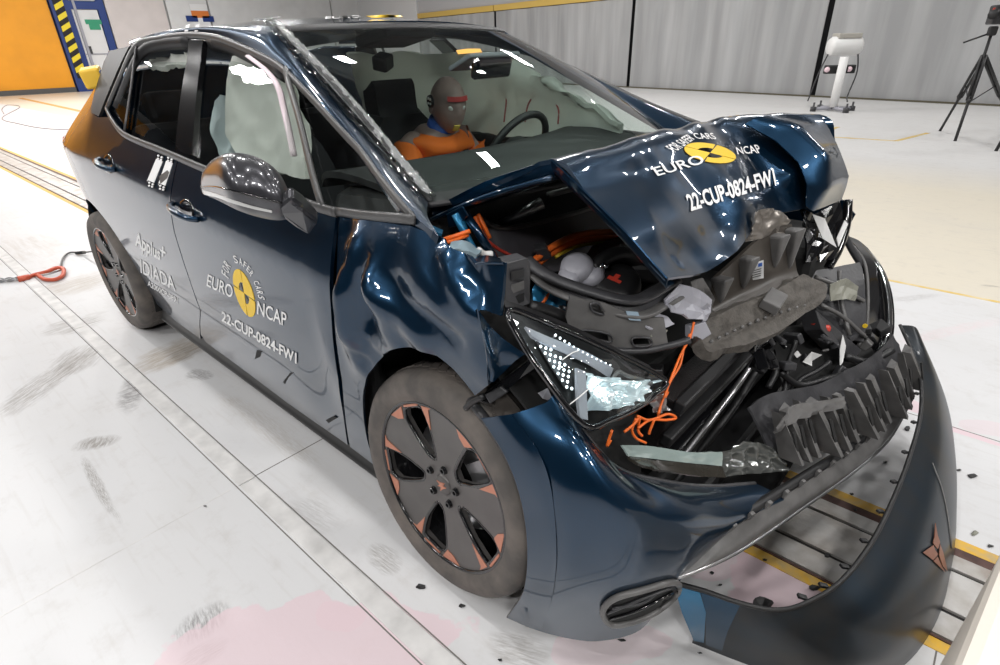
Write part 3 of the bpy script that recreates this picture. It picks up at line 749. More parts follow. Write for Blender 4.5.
# clear wrinkled adhesive tape along the near pillar
rows = []
for w in np.linspace(0, 1, 4):
    rows.append([TOPH+(BASEH-TOPH)*t+np.array((0, -.030+.062*w, .012+.018*sin(pi*t)*w-.008*w)) + np.array((0, 0, .006)) for t in np.linspace(-.02, 1.0, 26)])
netobj('adhesive_tape', rows, foil, CAR, n=3, s=1, th=.0012, amp=.010, sc=45, seed=3)
rows = []
for w in np.linspace(0, 1, 3):
    rows.append([TOPH+(BASEH-TOPH)*t+np.array((0, -.004+.022*w, .022+.018*sin(pi*t)*w)) for t in np.linspace(.0, 1.0, 30)])
netobj('adhesive_tape', rows, mat('milky_tape', (.55, .56, .56), .15, 0, .6, alpha=.28), CAR, n=3, s=1, th=.001, amp=.012, sc=60, seed=9)
for k in range(2):
    p0 = PY(262+k*10, 24+k*12, -.56); G = [[p0+np.array((.00, -.02, .012)), p0+np.array((.03, .06, .022))], [p0+np.array((-.05, -.01, .012)), p0+np.array((-.02, .07, .024))]]
    netobj('adhesive_tape', G, MATS['milky_tape'], CAR, n=5, s=0, th=.001, amp=.006, sc=50, seed=k)
# --- rear end
tailG = [[np.array((-3.22, .38*t, 1.355-.03*t*t)) for t in np.linspace(-1, 1, 7)], [np.array((-3.33+.06*t*t, .54*t, 1.15)) for t in np.linspace(-1, 1, 7)], [np.array((-3.42+.09*t*t, .67*t, .98)) for t in np.linspace(-1, 1, 7)], [np.array((-3.44+.09*t*t, .70*t, .70)) for t in np.linspace(-1, 1, 7)]]
netobj('tailgate', tailG, paint, CAR, n=4, th=.02, toward=(-9, 0, 1))
netobj('rear_window', [[np.array((-3.262+.01*abs(t), .36*t, 1.30)) for t in np.linspace(-1, 1, 5)], [np.array((-3.352+.05*t*t, .46*t, 1.14)) for t in np.linspace(-1, 1, 5)]], blackgloss, CAR, n=3, th=.006, toward=(-9, 0, 1))
bumpR = [[np.array((-3.47+.28*abs(t)**2.6, .74*t if abs(t) < 1 else .76*t, z)) for t in np.linspace(-1, 1, 13)] for z in (.66, .55, .40, .26)]
netobj('rear_bumper', bumpR, paint, CAR, n=3, th=.02, toward=(-9, 0, .5))
for sgn in (1, -1):
    G = [[np.array((x, -sgn*(S(x, z)+.006), z)) for x in (-3.08, -3.2, -3.3, -3.36)] for z in (1.02, .98, .94, .90)]
    netobj('tail_lamp', G, taillens, CAR, n=3, th=.02, toward=(-3.4, -sgn*4, 1))
    G = [[np.array((x, -sgn*(S(x, z)+.004+o), z)) for x, o in ((-3.07, 0), (-3.2, .012), (-3.32, .0), (-3.40, -.05))] for z in (.66, .52, .38, .25)]
    netobj('bumper_corner', G, blackgloss, CAR, n=3, th=.02, toward=(-3.3, -sgn*4, .5))
# --- wheels (face towards local -Y)
def facey(r): return -.026+.018*(1-min(1, r/.25))
def build_wheel():
    parts = []
    t = [(.250, -.030), (.262, -.036), (.285, -.044), (.312, -.040), (.328, -.026), (.335, -.008), (.337, .03), (.338, .085), (.337, .14), (.335, .175), (.326, .200), (.300, .214), (.262, .205), (.248, .190)]
    V, Fc = lathe(t, 64, 'Y'); parts.append(('tyre', V, Fc, rubber, True))
    rv = []; 
    grooves = []
    for h in (.03, .085, .14):
        v, f = lathe([(.3372, h-.006), (.3392, h), (.3372, h+.006)], 64, 'Y'); grooves.append((v, f))
    nb = 64
    for k in range(nb):
        a = 2*pi*k/nb
        R = np.array(Matrix.Rotation(-a, 3, 'Y'))
        for h0 in (.012, .115):
            grooves.append(boxv(R @ np.array((.3365, h0+.02, 0)), (.006, .040, .022), R @ rot(.5 if h0 < .1 else -.5, 0, 0)))
    V, Fc = merge(grooves); parts.append(('tread_block', V, Fc, rubber, False))
    rim = [(.258, -.024), (.256, -.032), (.250, -.034), (.247, -.028), (.245, -.004), (.236, .02), (.225, .07), (.22, .19), (.245, .20)]
    V, Fc = lathe(rim, 64, 'Y'); parts.append(('rim_barrel', V, Fc, rimblack, True))
    # star face with five windows
    outer = [(.247*cos(a), .247*sin(a)) for a in np.linspace(0, 2*pi, 72, endpoint=False)]
    def pol(r, t, a):
        # r radial, t tangential (positive = anticlockwise)
        return (r*cos(a)-t*sin(a), r*sin(a)+t*cos(a))
    hole = [(.076, -.014), (.086, .014), (.130, .032), (.165, .042), (.205, .050), (.234, .034), (.236, -.010), (.228, -.050), (.160, -.046), (.110, -.030)]
    holes = [[pol(r, t_, a) for r, t_ in hole] for a in (2*pi*k/5 for k in range(5))]
    vo, f = cdt(outer, .018, holes)
    V = [(x, facey(hypot(x, y)), y) for x, y in vo]
    V, Fc = shell(V, f, .022); parts.append(('spoke_face', V, Fc, rimgrey, True))
    # black bevelled lips inside the windows
    lips = []
    for k in range(5):
        a = 2*pi*k/5
        loop = [pol(r, t_, a) for r, t_ in hole]
        lp = smoothpoly([np.array((x, facey(hypot(x, y))+.004, y)) for x, y in loop], 3, True)
        lips.append(sweep(lp, .006, 6, True))
    V, Fc = merge(lips); parts.append(('window_lip', V, Fc, rimblack, True))
    for k in range(5):
        a = 2*pi*k/5
        for poly in ([(.205, .056), (.241, .042), (.220, .110), (.206, .082)], [(.165, -.052), (.236, -.055), (.226, -.095), (.222, -.080)], [(.238, .030), (.2445, .028), (.2445, -.040), (.238, -.040)]):
            P2 = [pol(r, t_, a) for r, t_ in poly]
            vo, f = cdt(P2, .02); V = [(x, facey(hypot(x, y))-.0025, y) for x, y in vo]
            V, Fc = shell(V, f, .002); parts.append(('copper_inlay', V, Fc, copper, False))
    V, Fc = lathe([(0, -.016), (.026, -.016), (.031, -.012), (.033, .0), (.05, .002), (.058, .006), (.06, .02)], 32, 'Y'); parts.append(('hub_cap', V, Fc, rimgrey, True))
    lg = [(0, .020), (-.004, .006), (-.016, .016), (-.010, .0), (-.007, -.018), (0, -.006), (.007, -.018), (.010, .0), (.016, .016), (.004, .006)]
    vo, f = cdt(lg, .02); V, Fc = shell([(x, -.018, y) for x, y in vo], f, .002); parts.append(('cap_emblem', V, Fc, copper, False))
    for k in range(5):
        a = 2*pi*k/5+.63
        c = np.array((.056*cos(a), -.016, .056*sin(a)))
        v1, f1 = lathe([(.006, -.006), (.0095, -.006), (.0125, .002), (.014, .012)], 12, 'Y'); v2, f2 = lathe([(0, .004), (.008, .004), (.0085, -.004), (.006, -.005)], 6, 'Y')
        V, Fc = merge([([np.array(p)+c for p in v1], f1), ([np.array(p)+c for p in v2], f2)]); parts.append(('lug_nut', V, Fc, rimblack, False))
    V, Fc = lathe([(.06, .045), (.165, .045), (.168, .049), (.168, .066), (.06, .068)], 48, 'Y'); parts.append(('brake_disc', V, Fc, steel, True))
    return parts
WP = build_wheel()
WM = [(n, fixn(mesh(n, V, Fc, sm)), m) for n, V, Fc, m, sm in WP]
def caliper(a0):
    V, Fc = merge([boxv(np.array((.125*cos(a), .05, .125*sin(a))), (.07, .055, .05), np.array(Matrix.Rotation(-a, 3, 'Y'))) for a in np.linspace(a0-.35, a0+.35, 4)])
    return V, Fc
def place_wheel(c, phase, toe, camber, sgn, ca, parent=CAR):
    w = obj('wheel', None, None, parent); w.location = c
    R = Matrix.Rotation(toe, 4, 'Z') @ Matrix.Rotation(camber, 4, 'X')
    if sgn < 0: R = R @ Matrix.Rotation(pi, 4, 'Z')
    R = R @ Matrix.Rotation(-phase, 4, 'Y'); w.rotation_euler = R.to_euler()
    for n, me, m in WM: obj(n, me, m, w)
    V, Fc = caliper(ca-phase); obj('brake_caliper', fixn(mesh('brake_caliper', V, Fc, False)), silver, w)
    return w
place_wheel((-.066, -.862, .338), radians(118), radians(-2.1), radians(-3.4), 1, radians(20))
place_wheel((RW, -.855, .338), radians(100), 0, 0, 1, radians(30))
place_wheel((-.05, .862, .338), radians(30), radians(2), 0, -1, radians(20))
place_wheel((RW, .855, .338), radians(60), 0, 0, -1, radians(20))
# --- door handles
def handle(px, py, ln, parent):
    c = side(px, py); pts = []
    for t in np.linspace(-1, 1, 9):
        x = c[0]+t*ln; z = c[2]-t*.012; pts.append(np.array((x, -(S(x, z)+.034*(1-t*t)**.5*.9+.004), z)))
    tube('door_handle', pts, [.016*(1-.35*abs(t)) for t in np.linspace(-1, 1, 9)], paint, parent, 10, flat=1.0)
    v, f = lathe([(0, .0), (.05, 0), (.062, -.004), (.066, .002)], 24, 'Y')
    o = obj('handle_cup', mesh('handle_cup', [(c[0]+p[0]*.95, -(S(c[0]+p[0]*.95, c[2]+p[2]*.60)+.001)+p[1]*.6, c[2]+p[2]*.60) for p in v], f), blackgloss, parent)
handle(186, 211, .105, frontdoor); handle(108, 164, .10, reardoor)
# --- door mirror: housing, cap, indicator, arm
mir = obj('door_mirror', None, None, CAR)
def mirror_shape(sx=1):
    cxp = PY(248, 190, -1.00); rows = []
    # sections along the mirror's width (local u: outboard/back), from tip to inner end
    secs = [(202, 187, .010), (206, 184, .034), (218, 181, .058), (235, 182, .076), (255, 186, .084), (272, 191, .078), (284, 196, .060), (290, 200, .03)]
    for px, py, r in secs:
        c = PY(px, py, -1.0+(-.02 if px < 240 else (px-240)*.0012))
        ring = []
        for k in range(13):
            a = -pi*.5+pi*1.0*k/12   # front half shell (toward camera side)
            ring.append(c+np.array((.085*cos(a)*(r/.084), -.055*cos(a)*(r/.084)-.0*sin(a), r*sin(a)*.92)))
        rows.append(ring)
    return rows
R_ = mirror_shape()
netobj('mirror_housing', R_, mirrorgrey, mir, n=4, s=1, th=.006, toward=(2, -4, 1.4))
back_ = [[(r[0]*(1-t)+r[-1]*t)+np.array((-.012, .004, 0))*sin(pi*t) for t in np.linspace(0, 1, 5)] for r in R_]
netobj('mirror_glass', back_, blackgloss, mir, n=2, s=1, th=.004, toward=(-4, -1, 1))
ind = []
for j, dz in ((0, -.006), (1, .008)):
    row = []
    for i in range(0, 6):
        r = R_[i]; k = 4; p = r[k]*(.5)+r[k+1]*.5; c = (r[0]+r[-1])/2; d = (p-c); d = d/np.linalg.norm(d)
        row.append(p+d*.004+np.array((0, 0, dz*(1-.12*i)-.002)))
    ind.append(row)
netobj('indicator_lens', ind, mat('indicator_clear', (.55, .55, .54), .2, .2, .5), mir, n=4, th=.003, toward=(2, -4, 1.4))
seam = [ (r[6]-(r[0]+r[-1])/2)*1.03+(r[0]+r[-1])/2 for r in R_[:7]]
tube('cap_seam', smoothpoly(seam, 4), .0028, blackgloss, mir, 6)
plate('mirror_arm', L3([(275, 213, -1.0), (291, 200, -.985), (303, 208, -.95), (319, 224, -.905), (309, 237, -.905), (294, 228, -.95)]), .045, mirrorgrey, mir, .012)
# --- lettering and emblem on the doors
sd = onside(.0018)
def ringtext(body, c, rx, ry, a0, a1, h, fn, m, parent, tilt=(0, 0)):
    """letters set round an ellipse (screen ellipse mapped on to the panel)."""
    n = len(body)
    As = np.linspace(radians(a0), radians(a1), 200); Q = np.array([(c[0]+rx*cos(a)+tilt[0]*sin(a), c[1]-ry*sin(a)-tilt[1]*cos(a)) for a in As])
    cl = np.concatenate([[0], np.cumsum(np.linalg.norm(np.diff(Q, axis=0), axis=1))])
    for i, ch in enumerate(body):
        if ch == ' ': continue
        a = float(np.interp(cl[-1]*i/(n-1), cl, As)); w = min(h*.62, cl[-1]/n*.86)
        cx, cy = c[0]+rx*cos(a)+tilt[0]*sin(a), c[1]-ry*sin(a)-tilt[1]*cos(a)
        ox, oy = c[0]+(rx+h)*cos(a)+tilt[0]*sin(a)*(1+h/ry), c[1]-(ry+h)*sin(a)-tilt[1]*cos(a)*(1+h/rx)
        tx, ty = rx*sin(a)-tilt[0]*cos(a), ry*cos(a)-tilt[1]*sin(a); l = hypot(tx, ty); tx, ty = tx/l*w/2, ty/l*w/2
        text(ch, [(cx-tx, cy-ty), (cx+tx, cy+ty), (ox+tx, oy+ty), (ox-tx, oy-ty)], fn, m, parent, .01)
def ell(c, rx, ry, sk, a0, a1, r0=0, n=18):
    P = [(c[0]+rx*cos(a)+sk[0]*sin(a), c[1]-ry*sin(a)-sk[1]*cos(a)) for a in np.linspace(radians(a0), radians(a1), n)]
    if r0: P += [(c[0]+r0*(rx*cos(a)+sk[0]*sin(a)), c[1]-r0*(ry*sin(a)+sk[1]*cos(a))) for a in np.linspace(radians(a1), radians(a0), n)]
    else: P += [c]
    return P
C1 = (244.5, 293); K = (-3.5, -8)
for a0, a1, r0 in ((0, 90, 0), (90, 180, .46), (180, 270, 0), (270, 360, .46)):
    g = 2.2
    _shape('emblem_segment', ell(C1, 10.6, 22.5, K, a0+g, a1-g, r0), sd, yellow, frontdoor)
for a0, a1 in ((90, 180), (270, 360)):
    _shape('emblem_segment', ell(C1, 10.6*.46, 22.5*.46, K, a0+2, a1-2), onside(.0016), charcoal, frontdoor)
text('EURO', [(207, 286), (233, 298.5), (233.5, 285.5), (208.5, 274)], sd, white, frontdoor, .010)
text('NCAP', [(257.5, 314), (287, 327), (287, 313), (258, 300.5)], sd, white, frontdoor, .010)
ringtext('FOR SAFER CARS', C1, 15.0, 28.5, 165, 12, 7.0, sd, white, frontdoor, (-3.5, -9))
text('22-CUP-0824-FW1', [(222, 321), (297, 364), (297, 353), (222, 310.5)], sd, white, frontdoor, .026)
text('Applus', [(135.5, 250), (161, 264.5), (160.5, 248), (136, 231)], sd, white, reardoor, .028)
text('+', [(160.5, 255), (166, 258), (166, 248), (160.5, 245)], sd, white, reardoor, .015)
text('IDIADA', [(141, 272.5), (176, 291), (174, 277.5), (140.5, 259)], sd, white, reardoor, .014)
text('A2000CP-0891', [(148, 285.5), (178, 303.5), (178, 298), (148, 280)], sd, white, reardoor, .02)
# checker target stickers on the rear door
for (ax, ay), (bx, by) in (((160, 158), (150, 183)), ((170, 159.5), (161, 187))):
    d = (bx-ax, by-ay); wv = (6.5, 3.0)
    pts = [(ax-2.5, ay-1), (ax+4, ay+1), (bx+4, by+1), (bx-2.5, by-2)]
    st = _shape('target_sticker', pts, onside(.0025), white, reardoor)
for (cx, cy) in ((161, 157), (171, 159), (152, 184), (163, 187)):
    sq = _shape('target_sticker', [(cx-3.6, cy-4), (cx+3.6, cy-1), (cx+3.0, cy+4.2), (cx-4, cy+1.6)], onside(.003), blackgloss, reardoor)
    for dx, dy in ((-1.6, -1.6), (1.8, 0), (-1.8, 1.4), (1.2, 2.4)):
        _shape('target_dot', [(cx+dx+1.0*cos(a), cy+dy+1.1*sin(a)) for a in np.linspace(0, 2*pi, 8, endpoint=False)], onside(.005), white, reardoor)
_shape('target_sticker', [(160, 176), (168, 170), (170, 172), (168, 178), (161, 184)], onside(.0028), charlight, reardoor)
# scuffs on the door
scuffm = mat('tyre_scuff', (.012, .012, .013), .8)
for l in ([(257, 350), (262, 351), (260, 357), (255, 359)], [(283, 382), (290, 373), (294, 372), (288, 378), (285, 384)], [(326, 420), (334, 416), (337, 418), (329, 423)]):
    _shape('scuff', l, onside(.0012), scuffm, frontdoor)
# roof bits: target marks and lettering
rb = bvh_of(roof)
def onroof(px, py): return hit(rb, px, py, .003)
for k in (0, 10): _shape('target_sticker', [(189+k, 25), (193+k, 24), (191+k, 31), (187.5+k, 32)], onside(.012), white, CAR)
text('22-CUP-0824-FW1', [(341, 27), (460, 25), (452, 21), (343, 23.5)], onroof, white, roof, .02)
_shape('emblem_segment', [(366, 16.8), (382, 15.6), (400, 16), (403, 17.6), (388, 18.6), (372, 18.6)], onroof, yellow, roof)
text('EURO', [(325, 19.8), (362, 18.2), (360, 16), (326, 17.4)], onroof, white, roof, .01)
# --- crumpled bonnet
YC = [-.62, -.42, -.22, 0, .20, .36, .52, .66]
Rr = [np.array((x, y, z)) for x, y, z in zip((-.27, -.22, -.17, -.14, -.14, -.17, -.2, -.22), (-.66, -.42, -.22, 0, .2, .36, .52, .66), (1.03, 1.05, 1.06, 1.065, 1.065, 1.06, 1.05, 1.03))]
Pp = [(552, 159), (607, 147), (645, 134), (680, 126), (708, 120), (735, 116), (775, 114), (820, 115)]
M1 = [(588, 193), (640, 178), (672, 166), (706, 153), (736, 140), (765, 140), (803, 130), (836, 145)]
M2 = [(628, 233), (668, 224), (704, 202), (734, 188), (764, 176), (792, 172), (826, 158), (847, 172)]
M3 = [(650, 258), (688, 250), (722, 228), (748, 208), (775, 196), (803, 192), (827, 186), (846, 188)]
Ff = [(668, 278), (706, 272), (738, 250), (757, 226), (783, 212), (808, 208), (820, 203), (838, 201)]
hoodG = [Rr] + [[PY(a, b, y+dy) for (a, b), y, dy in zip(row, YC, off)] for row, off in ((Pp, [0]*8), (M1, [0, .03, 0, -.03, .05, .00, .02, 0]), (M2, [.01, -.02, .04, -.04, .04, -.03, .02, 0]), (M3, [.03, .02, .05, -.03, .03, .0, -.02, .0]), (Ff, [.04, .04, .02, .02, 0, .02, 0, 0]))]
hood = netobj('bonnet', hoodG, paint, CAR, n=9, s=.62, th=.010, amp=.006, sc=5, seed=2, toward=(.9, -1, 3))
hb = bvh_of(hood)
def onhood(px, py): return hit(hb, px, py, .003)
# inner flange hanging from the near edge of the bonnet
e0, e1, e2 = hoodG[0][0], hoodG[1][0], np.array(hoodG[5][0])
G = [[e0, (e0*.5+e1*.5)+(0, 0, .012), e1], [e0+(0, .01, -.03), (e0+e1)/2+(0, .012, -.03), e1+(0, .015, -.045)], [e0+(0, .06, -.035), (e0+e1)/2+(0, .07, -.04), e1+(0, .08, -.05)]]
netobj('bonnet_flange', G, paint, hood, n=6, s=.7, th=.004)
tube('flange_lip', smoothpoly([e0+(0, -.002, -.028), (e0+e1)/2+(0, -.002, -.025), e1+(0, 0, -.04)], 6), .007, paint, hood, 8)
edge = [np.array(r[0]) for r in hoodG[1:]]
G = [edge, [p+(-.005, .014, -.028) for p in edge], [p+(-.01, .06, -.034) for p in edge]]
netobj('bonnet_flange', G, paint, hood, n=5, s=.6, th=.004)
# inner liner of the bonnet (its underside)
lin = [[p+np.array((0, 0, -.03)) for p in r[1:-1]] for r in hoodG[0:5]]
netobj('bonnet_liner', lin, underblack, hood, n=3, s=.5, th=.006, toward=(.3, 0, -2))
# far bonnet wing: fold standing proud, then torn strip down to the far lamp
G = [L3([(745, 124, .30), (760, 116, .34), (820, 114.5, .60)]), L3([(775, 140, .32), (794, 124, .375), (830, 130, .61)]), L3([(798, 162, .33), (828, 156, .395), (840, 152, .63)]), L3([(807, 184, .32), (828, 188, .375), (849, 176, .64)]), L3([(806, 206, .32), (813, 211, .34), (842, 200, .58)])]
netobj('bonnet_fold', G, paint, hood, n=5, s=.25, th=.005, amp=.002, sc=12)
# grey crumple of filler at the lip of the bonnet
G = [L3([(757, 212, -.03), (772, 208, .04), (786, 214, .12)]), L3([(752, 228, -.05), (768, 226, .02), (790, 228, .12)]), L3([(748, 242, -.07), (764, 238, .0), (784, 236, .10)])]
netobj('torn_lip', G, mat('scraped_metal', (.20, .18, .16), .3, .5), hood, n=6, s=.5, th=.004, amp=.016, sc=28, seed=4)
# lettering and emblem on the bonnet
C2 = (709.5, 153.5); K2 = (-14, 9.0)
for a0, a1, r0 in ((0, 90, 0), (90, 180, .50), (180, 270, 0), (270, 360, .50)):
    _shape('emblem_segment', ell(C2, 25, 8.0, (6, -6.5), a0+2, a1-2, r0), onhood, yellow, hood)
for a0, a1 in ((90, 180), (270, 360)): _shape('emblem_segment', ell(C2, 12, 3.8, (3, -3.2), a0+2, a1-2), onhood, blackgloss, hood)
text('EURO', [(657, 177), (705, 163.5), (699, 155), (651, 168.5)], onhood, white, hood, .014, maxe=4)
text('NCAP', [(737, 155), (762, 153.5), (757, 145), (735, 148)], onhood, white, hood, .01, maxe=4)
text('FOR SAFER', [(675, 153), (694, 140), (687, 134.5), (664, 147)], onhood, white, hood, .015, maxe=4)
text('CARS', [(696, 139.5), (716, 140), (712, 133.5), (691, 134)], onhood, white, hood, .012, maxe=4)
text('22-CUP-0824-FW1', [(690.5, 212), (776, 185), (773, 169), (684, 195.5)], onhood, white, hood, .030, maxe=4)

# --- torn front bumper, near corner
def P5(rows): return [L3(r) for r in rows]
bcol = [
 [(481, 418, -.930), (505, 455, -.945), (522, 505, -.955), (529, 560, -.955), (525, 590, -.945), (507, 618, -.925)],
 [(512, 414, -.915), (540, 455, -.930), (560, 505, -.945), (566, 560, -.945), (560, 595, -.935), (533, 629, -.915)],
 [(545, 403, -.870), (580, 448, -.890), (603, 505, -.905), (608, 560, -.905), (600, 598, -.895), (566, 638, -.880)],
 [(558, 397, -.840), (600, 456, -.850), (634, 510, -.860), (640, 560, -.860), (632, 600, -.850), (600, 641, -.835)],
 [(588, 437, -.800), (622, 474, -.800), (664, 515, -.795), (668, 555, -.800), (660, 592, -.795), (640, 630, -.780)],
 [(618, 468, -.755), (655, 486, -.745), (690, 515, -.725), (694, 545, -.735), (684, 573, -.735), (668, 596, -.715)],
 [(660, 480, -.665), (695, 496, -.645), (720, 515, -.620), (724, 532, -.625), (716, 544, -.635), (702, 555, -.645)],
 [(705, 486, -.550), (730, 496, -.530), (748, 507, -.510), (752, 515, -.510), (746, 518, -.515), (738, 524, -.520)],
 [(755, 483, -.400), (770, 490, -.385), (780, 496, -.380), (784, 500, -.380), (782, 500, -.380), (774, 502, -.385)]]
rowsB = [[PY(*bcol[c][r]) for c in range(9)] for r in range(6)]
intake = [(603, 612), (606, 602), (618, 594), (640, 588), (672, 580), (676, 590), (660, 606), (636, 618), (612, 622)]
def inpoly(p, q):
    c = False; j = len(q)-1
    for i in range(len(q)):
        if (q[i][1] > p[1]) != (q[j][1] > p[1]) and p[0] < (q[j][0]-q[i][0])*(p[1]-q[i][1])/(q[j][1]-q[i][1])+q[i][0]: c = not c
        j = i
    return c
bumper = netobj('front_bumper', rowsB, paint, CAR, n=8, s=1, th=.005, toward=(1.2, -2.2, .6))
bb = bvh_of(bumper)
def onb(off): return lambda px, py: hit(bb, px, py, off)
_shape('intake_recess', intake, onb(.003), underblack, bumper)
tube('intake_frame', [onb(.006)(a, b) for a, b in smoothpoly(intake, 5, True)], .0075, charlight, bumper, 8, True)
for k, (p, q, r) in enumerate((((607, 610), (640, 596), (672, 584)), ((610, 616), (640, 606), (670, 590)), ((612, 605), (640, 600), (655, 590)))):
    tube('intake_louvre', [onb(.007)(a, b) for a, b in smoothpoly([p, q, r], 6)], .004, charcoal if k != 1 else blackgloss, bumper, 6)
# matt band along the wheel arch edge
G = [[onb(.0028)(a, b) for a, b in [(483, 419), (506, 456), (522, 500), (528, 550), (524, 590), (510, 616)]],
     [onb(.0028)(a, b) for a, b in [(498, 416), (524, 455), (542, 500), (550, 550), (545, 592), (528, 622)]],
     [onb(.0028)(a, b) for a, b in [(512, 414), (538, 450), (552, 490), (557, 550), (553, 594), (542, 628)]]]
netobj('arch_band', G, paint, bumper, n=5, s=1, th=.001)
tube('bumper_edge', smoothpoly([PY(*bcol[c][0])+(0, 0, -.002) for c in range(3, 9)], 5), .006, charcoal, bumper, 6)
tube('bumper_edge', smoothpoly([PY(*p)+(0, .004, 0) for p in bcol[0]], 5), .004, charcoal, bumper, 6)
# lower lip with a row of clips
lipU = [(640, 579, -.80), (680, 561, -.72), (740, 524, -.55), (800, 486, -.29), (850, 453, .04), (885, 425, .30), (908, 388, .57)]
lipL = [(632, 589, -.81), (690, 573, -.725), (742, 549, -.555), (802, 508, -.29), (853, 472, .03), (888, 440, .30), (912, 398, .57)]
lip = netobj('bumper_lip', [L3(lipU), [ (a+b)/2+np.array((.012, -.006, .0)) for a, b in zip(L3(lipU), L3(lipL))], L3(lipL)], charlight, CAR, n=6, s=1, th=.008)
tube('lip_edge', smoothpoly(L3(lipL), 6), .006, steel, lip, 6)
up = smoothpoly(L3(lipU), 7)
tube('lip_channel', [p+np.array((-.012, .0, .008)) for p in up], .013, black, lip, 8)
for i in range(3, len(up)-2, 2):
    p = up[i]; t = up[i+1]-up[i-1]; an = atan2(t[1], t[0])
    box('clip', p+np.array((.002, -.002, .012)), (.016, .010, .022), charlight if i % 4 else charcoal, lip, rot(.3, .2, an), .002)
tube('white_clip', smoothpoly(L3([(838, 474, .02), (846, 468, .05), (848, 463, .05), (842, 464, .03)]), 4, True), .003, whiteplastic, lip, 6, True)
# crushed absorber with deep ribs
abU = [(765, 418, -.30), (785, 404, -.20), (812, 398, -.08), (838, 392, .05), (860, 380, .18), (882, 368, .33), (900, 352, .50), (908, 340, .60)]
abL = [(772, 458, -.30), (798, 455, -.18), (825, 448, -.05), (850, 436, .08), (872, 424, .22), (890, 410, .36), (904, 392, .50), (911, 376, .60)]
abm = [(a+b)/2+np.array((-.02, .01, 0)) for a, b in zip(L3(abU), L3(abL))]
absb = netobj('crash_absorber', [[p+(-.05, .02, .0) for p in L3(abU)], abm, L3(abL)], charcoal, CAR, n=6, s=.8, th=.006, amp=.006, sc=14)
U = smoothpoly(L3(abU), 4); Lw = smoothpoly(L3(abL), 4)
for i in range(1, len(U)-2, 2):
    a, b, c, d = U[i], U[i+1]*.7+U[i]*.3, Lw[i+1]*.7+Lw[i]*.3, Lw[i]
    out = np.array((.045+.012*sin(i*2.1), -.012, .01)); j = np.array((0, 0, .012*sin(i*1.7)))
    # wedge shaped hollow rib: two cheeks and a cap
    V = [a+j, b-j, c, d, a+out*.5+j, b+out*.4, c+out, d+out*1.1]
    Fc = [(0, 3, 7, 4), (1, 5, 6, 2), (0, 4, 5, 1), (3, 2, 6, 7), (4, 7, 6, 5)]
    o = obj('rib', mesh('rib', V, Fc, False), charlight, absb); sm = o.modifiers.new('thick', 'SOLIDIFY'); sm.thickness = .003; bevel(o, .002)
    mm = (a+b+c+d)/4+out*.85
    plate('rib_pocket', [mm+np.array((.004, 0, .0))+(b-a)*s1*.30+(d-a)*s2*.22 for s1, s2 in ((-1, -1), (1, -1), (1, 1), (-1, 1))], .004, underblack, absb, 0)
G = [L3([(768, 426, -.31), (785, 404, -.22), (812, 400, -.09), (838, 396, .03)]), L3([(767, 432, -.31), (792, 418, -.2), (815, 412, -.08), (838, 405, .03)])]
netobj('torn_top', [[p+(.02, -.01, .01) for p in r] for r in G], charlight, absb, n=5, s=.4, th=.004, amp=.012, sc=26)
# broken clear lens strip lying over the lower grille
G = [L3([(622, 445, -.70), (650, 446, -.62), (690, 452, -.52), (722, 452, -.44)]), L3([(628, 456, -.70), (655, 459, -.62), (690, 463, -.53), (722, 466, -.45)]), L3([(640, 464, -.70), (665, 470, -.62), (695, 475, -.54), (725, 477, -.46)])]
netobj('lens_strip', G[:2], shard, CAR, n=6, s=.8, th=.004, amp=.006, sc=24)
netobj('lens_shaded_half', [[p+np.array((.002, -.002, 0)) for p in r] for r in G[1:]], MATS['brown_black_gloss'] if 'brown_black_gloss' in MATS else mat('brown_black_gloss', (.03, .027, .022), .2, 0, .5), CAR, n=5, s=.8, th=.006, amp=.004, sc=20)  # pale half above, dark half here: strip's highlight and shaded underside put into colour
for k in range(4): plate('lens_tab', L3([(668+k*14, 450+k*1.2, -.575+k*.04), (677+k*14, 451+k*1.2, -.55+k*.04), (680+k*14, 459+k, -.55+k*.04), (671+k*14, 458+k, -.575+k*.04)]), .004, greyplastic if k % 2 else shard, CAR, .001)
G = [L3([(720, 456, -.44), (745, 442, -.36), (768, 446, -.30), (784, 462, -.26)]), L3([(722, 466, -.44), (748, 458, -.36), (770, 460, -.30), (786, 468, -.26)]), L3([(724, 476, -.46), (748, 474, -.38), (772, 472, -.31), (790, 471, -.26)])]
netobj('crumpled_foil', G, mat('smoky_foil', (.10, .105, .10), .14, .3, .6), CAR, n=7, s=.6, th=.002, amp=.018, sc=26, seed=6)

# --- near headlamp
hp = lambda a, b, c: PY(a, b, c)
lampr = obj('headlamp', None, None, CAR)
# housing bowl
G = [[hp(508, 310, -.875), hp(545, 322, -.80), hp(600, 346, -.70), hp(664, 379, -.56)],
     [hp(522, 340, -.885), hp(558, 352, -.84), hp(606, 372, -.76), hp(662, 384, -.58)],
     [hp(545, 376, -.885), hp(572, 385, -.85), hp(612, 396, -.78), hp(655, 392, -.62)],
     [hp(582, 424, -.865), hp(590, 424, -.85), hp(618, 416, -.78), hp(648, 402, -.66)]]
inb = [[p+np.array((-.06, .05, -.01)) for p in r] for r in G]
netobj('lamp_housing', inb, black, lampr, n=4, th=.004)
rim_ = [hp(*p) for p in ((508, 310, -.875), (545, 322, -.80), (600, 346, -.70), (664, 379, -.56), (655, 394, -.61), (640, 406, -.68), (610, 420, -.79), (584, 425, -.865), (545, 377, -.888), (522, 342, -.888))]
tube('lamp_frame', smoothpoly(rim_, 4, True), .007, blackgloss, lampr, 8, True)
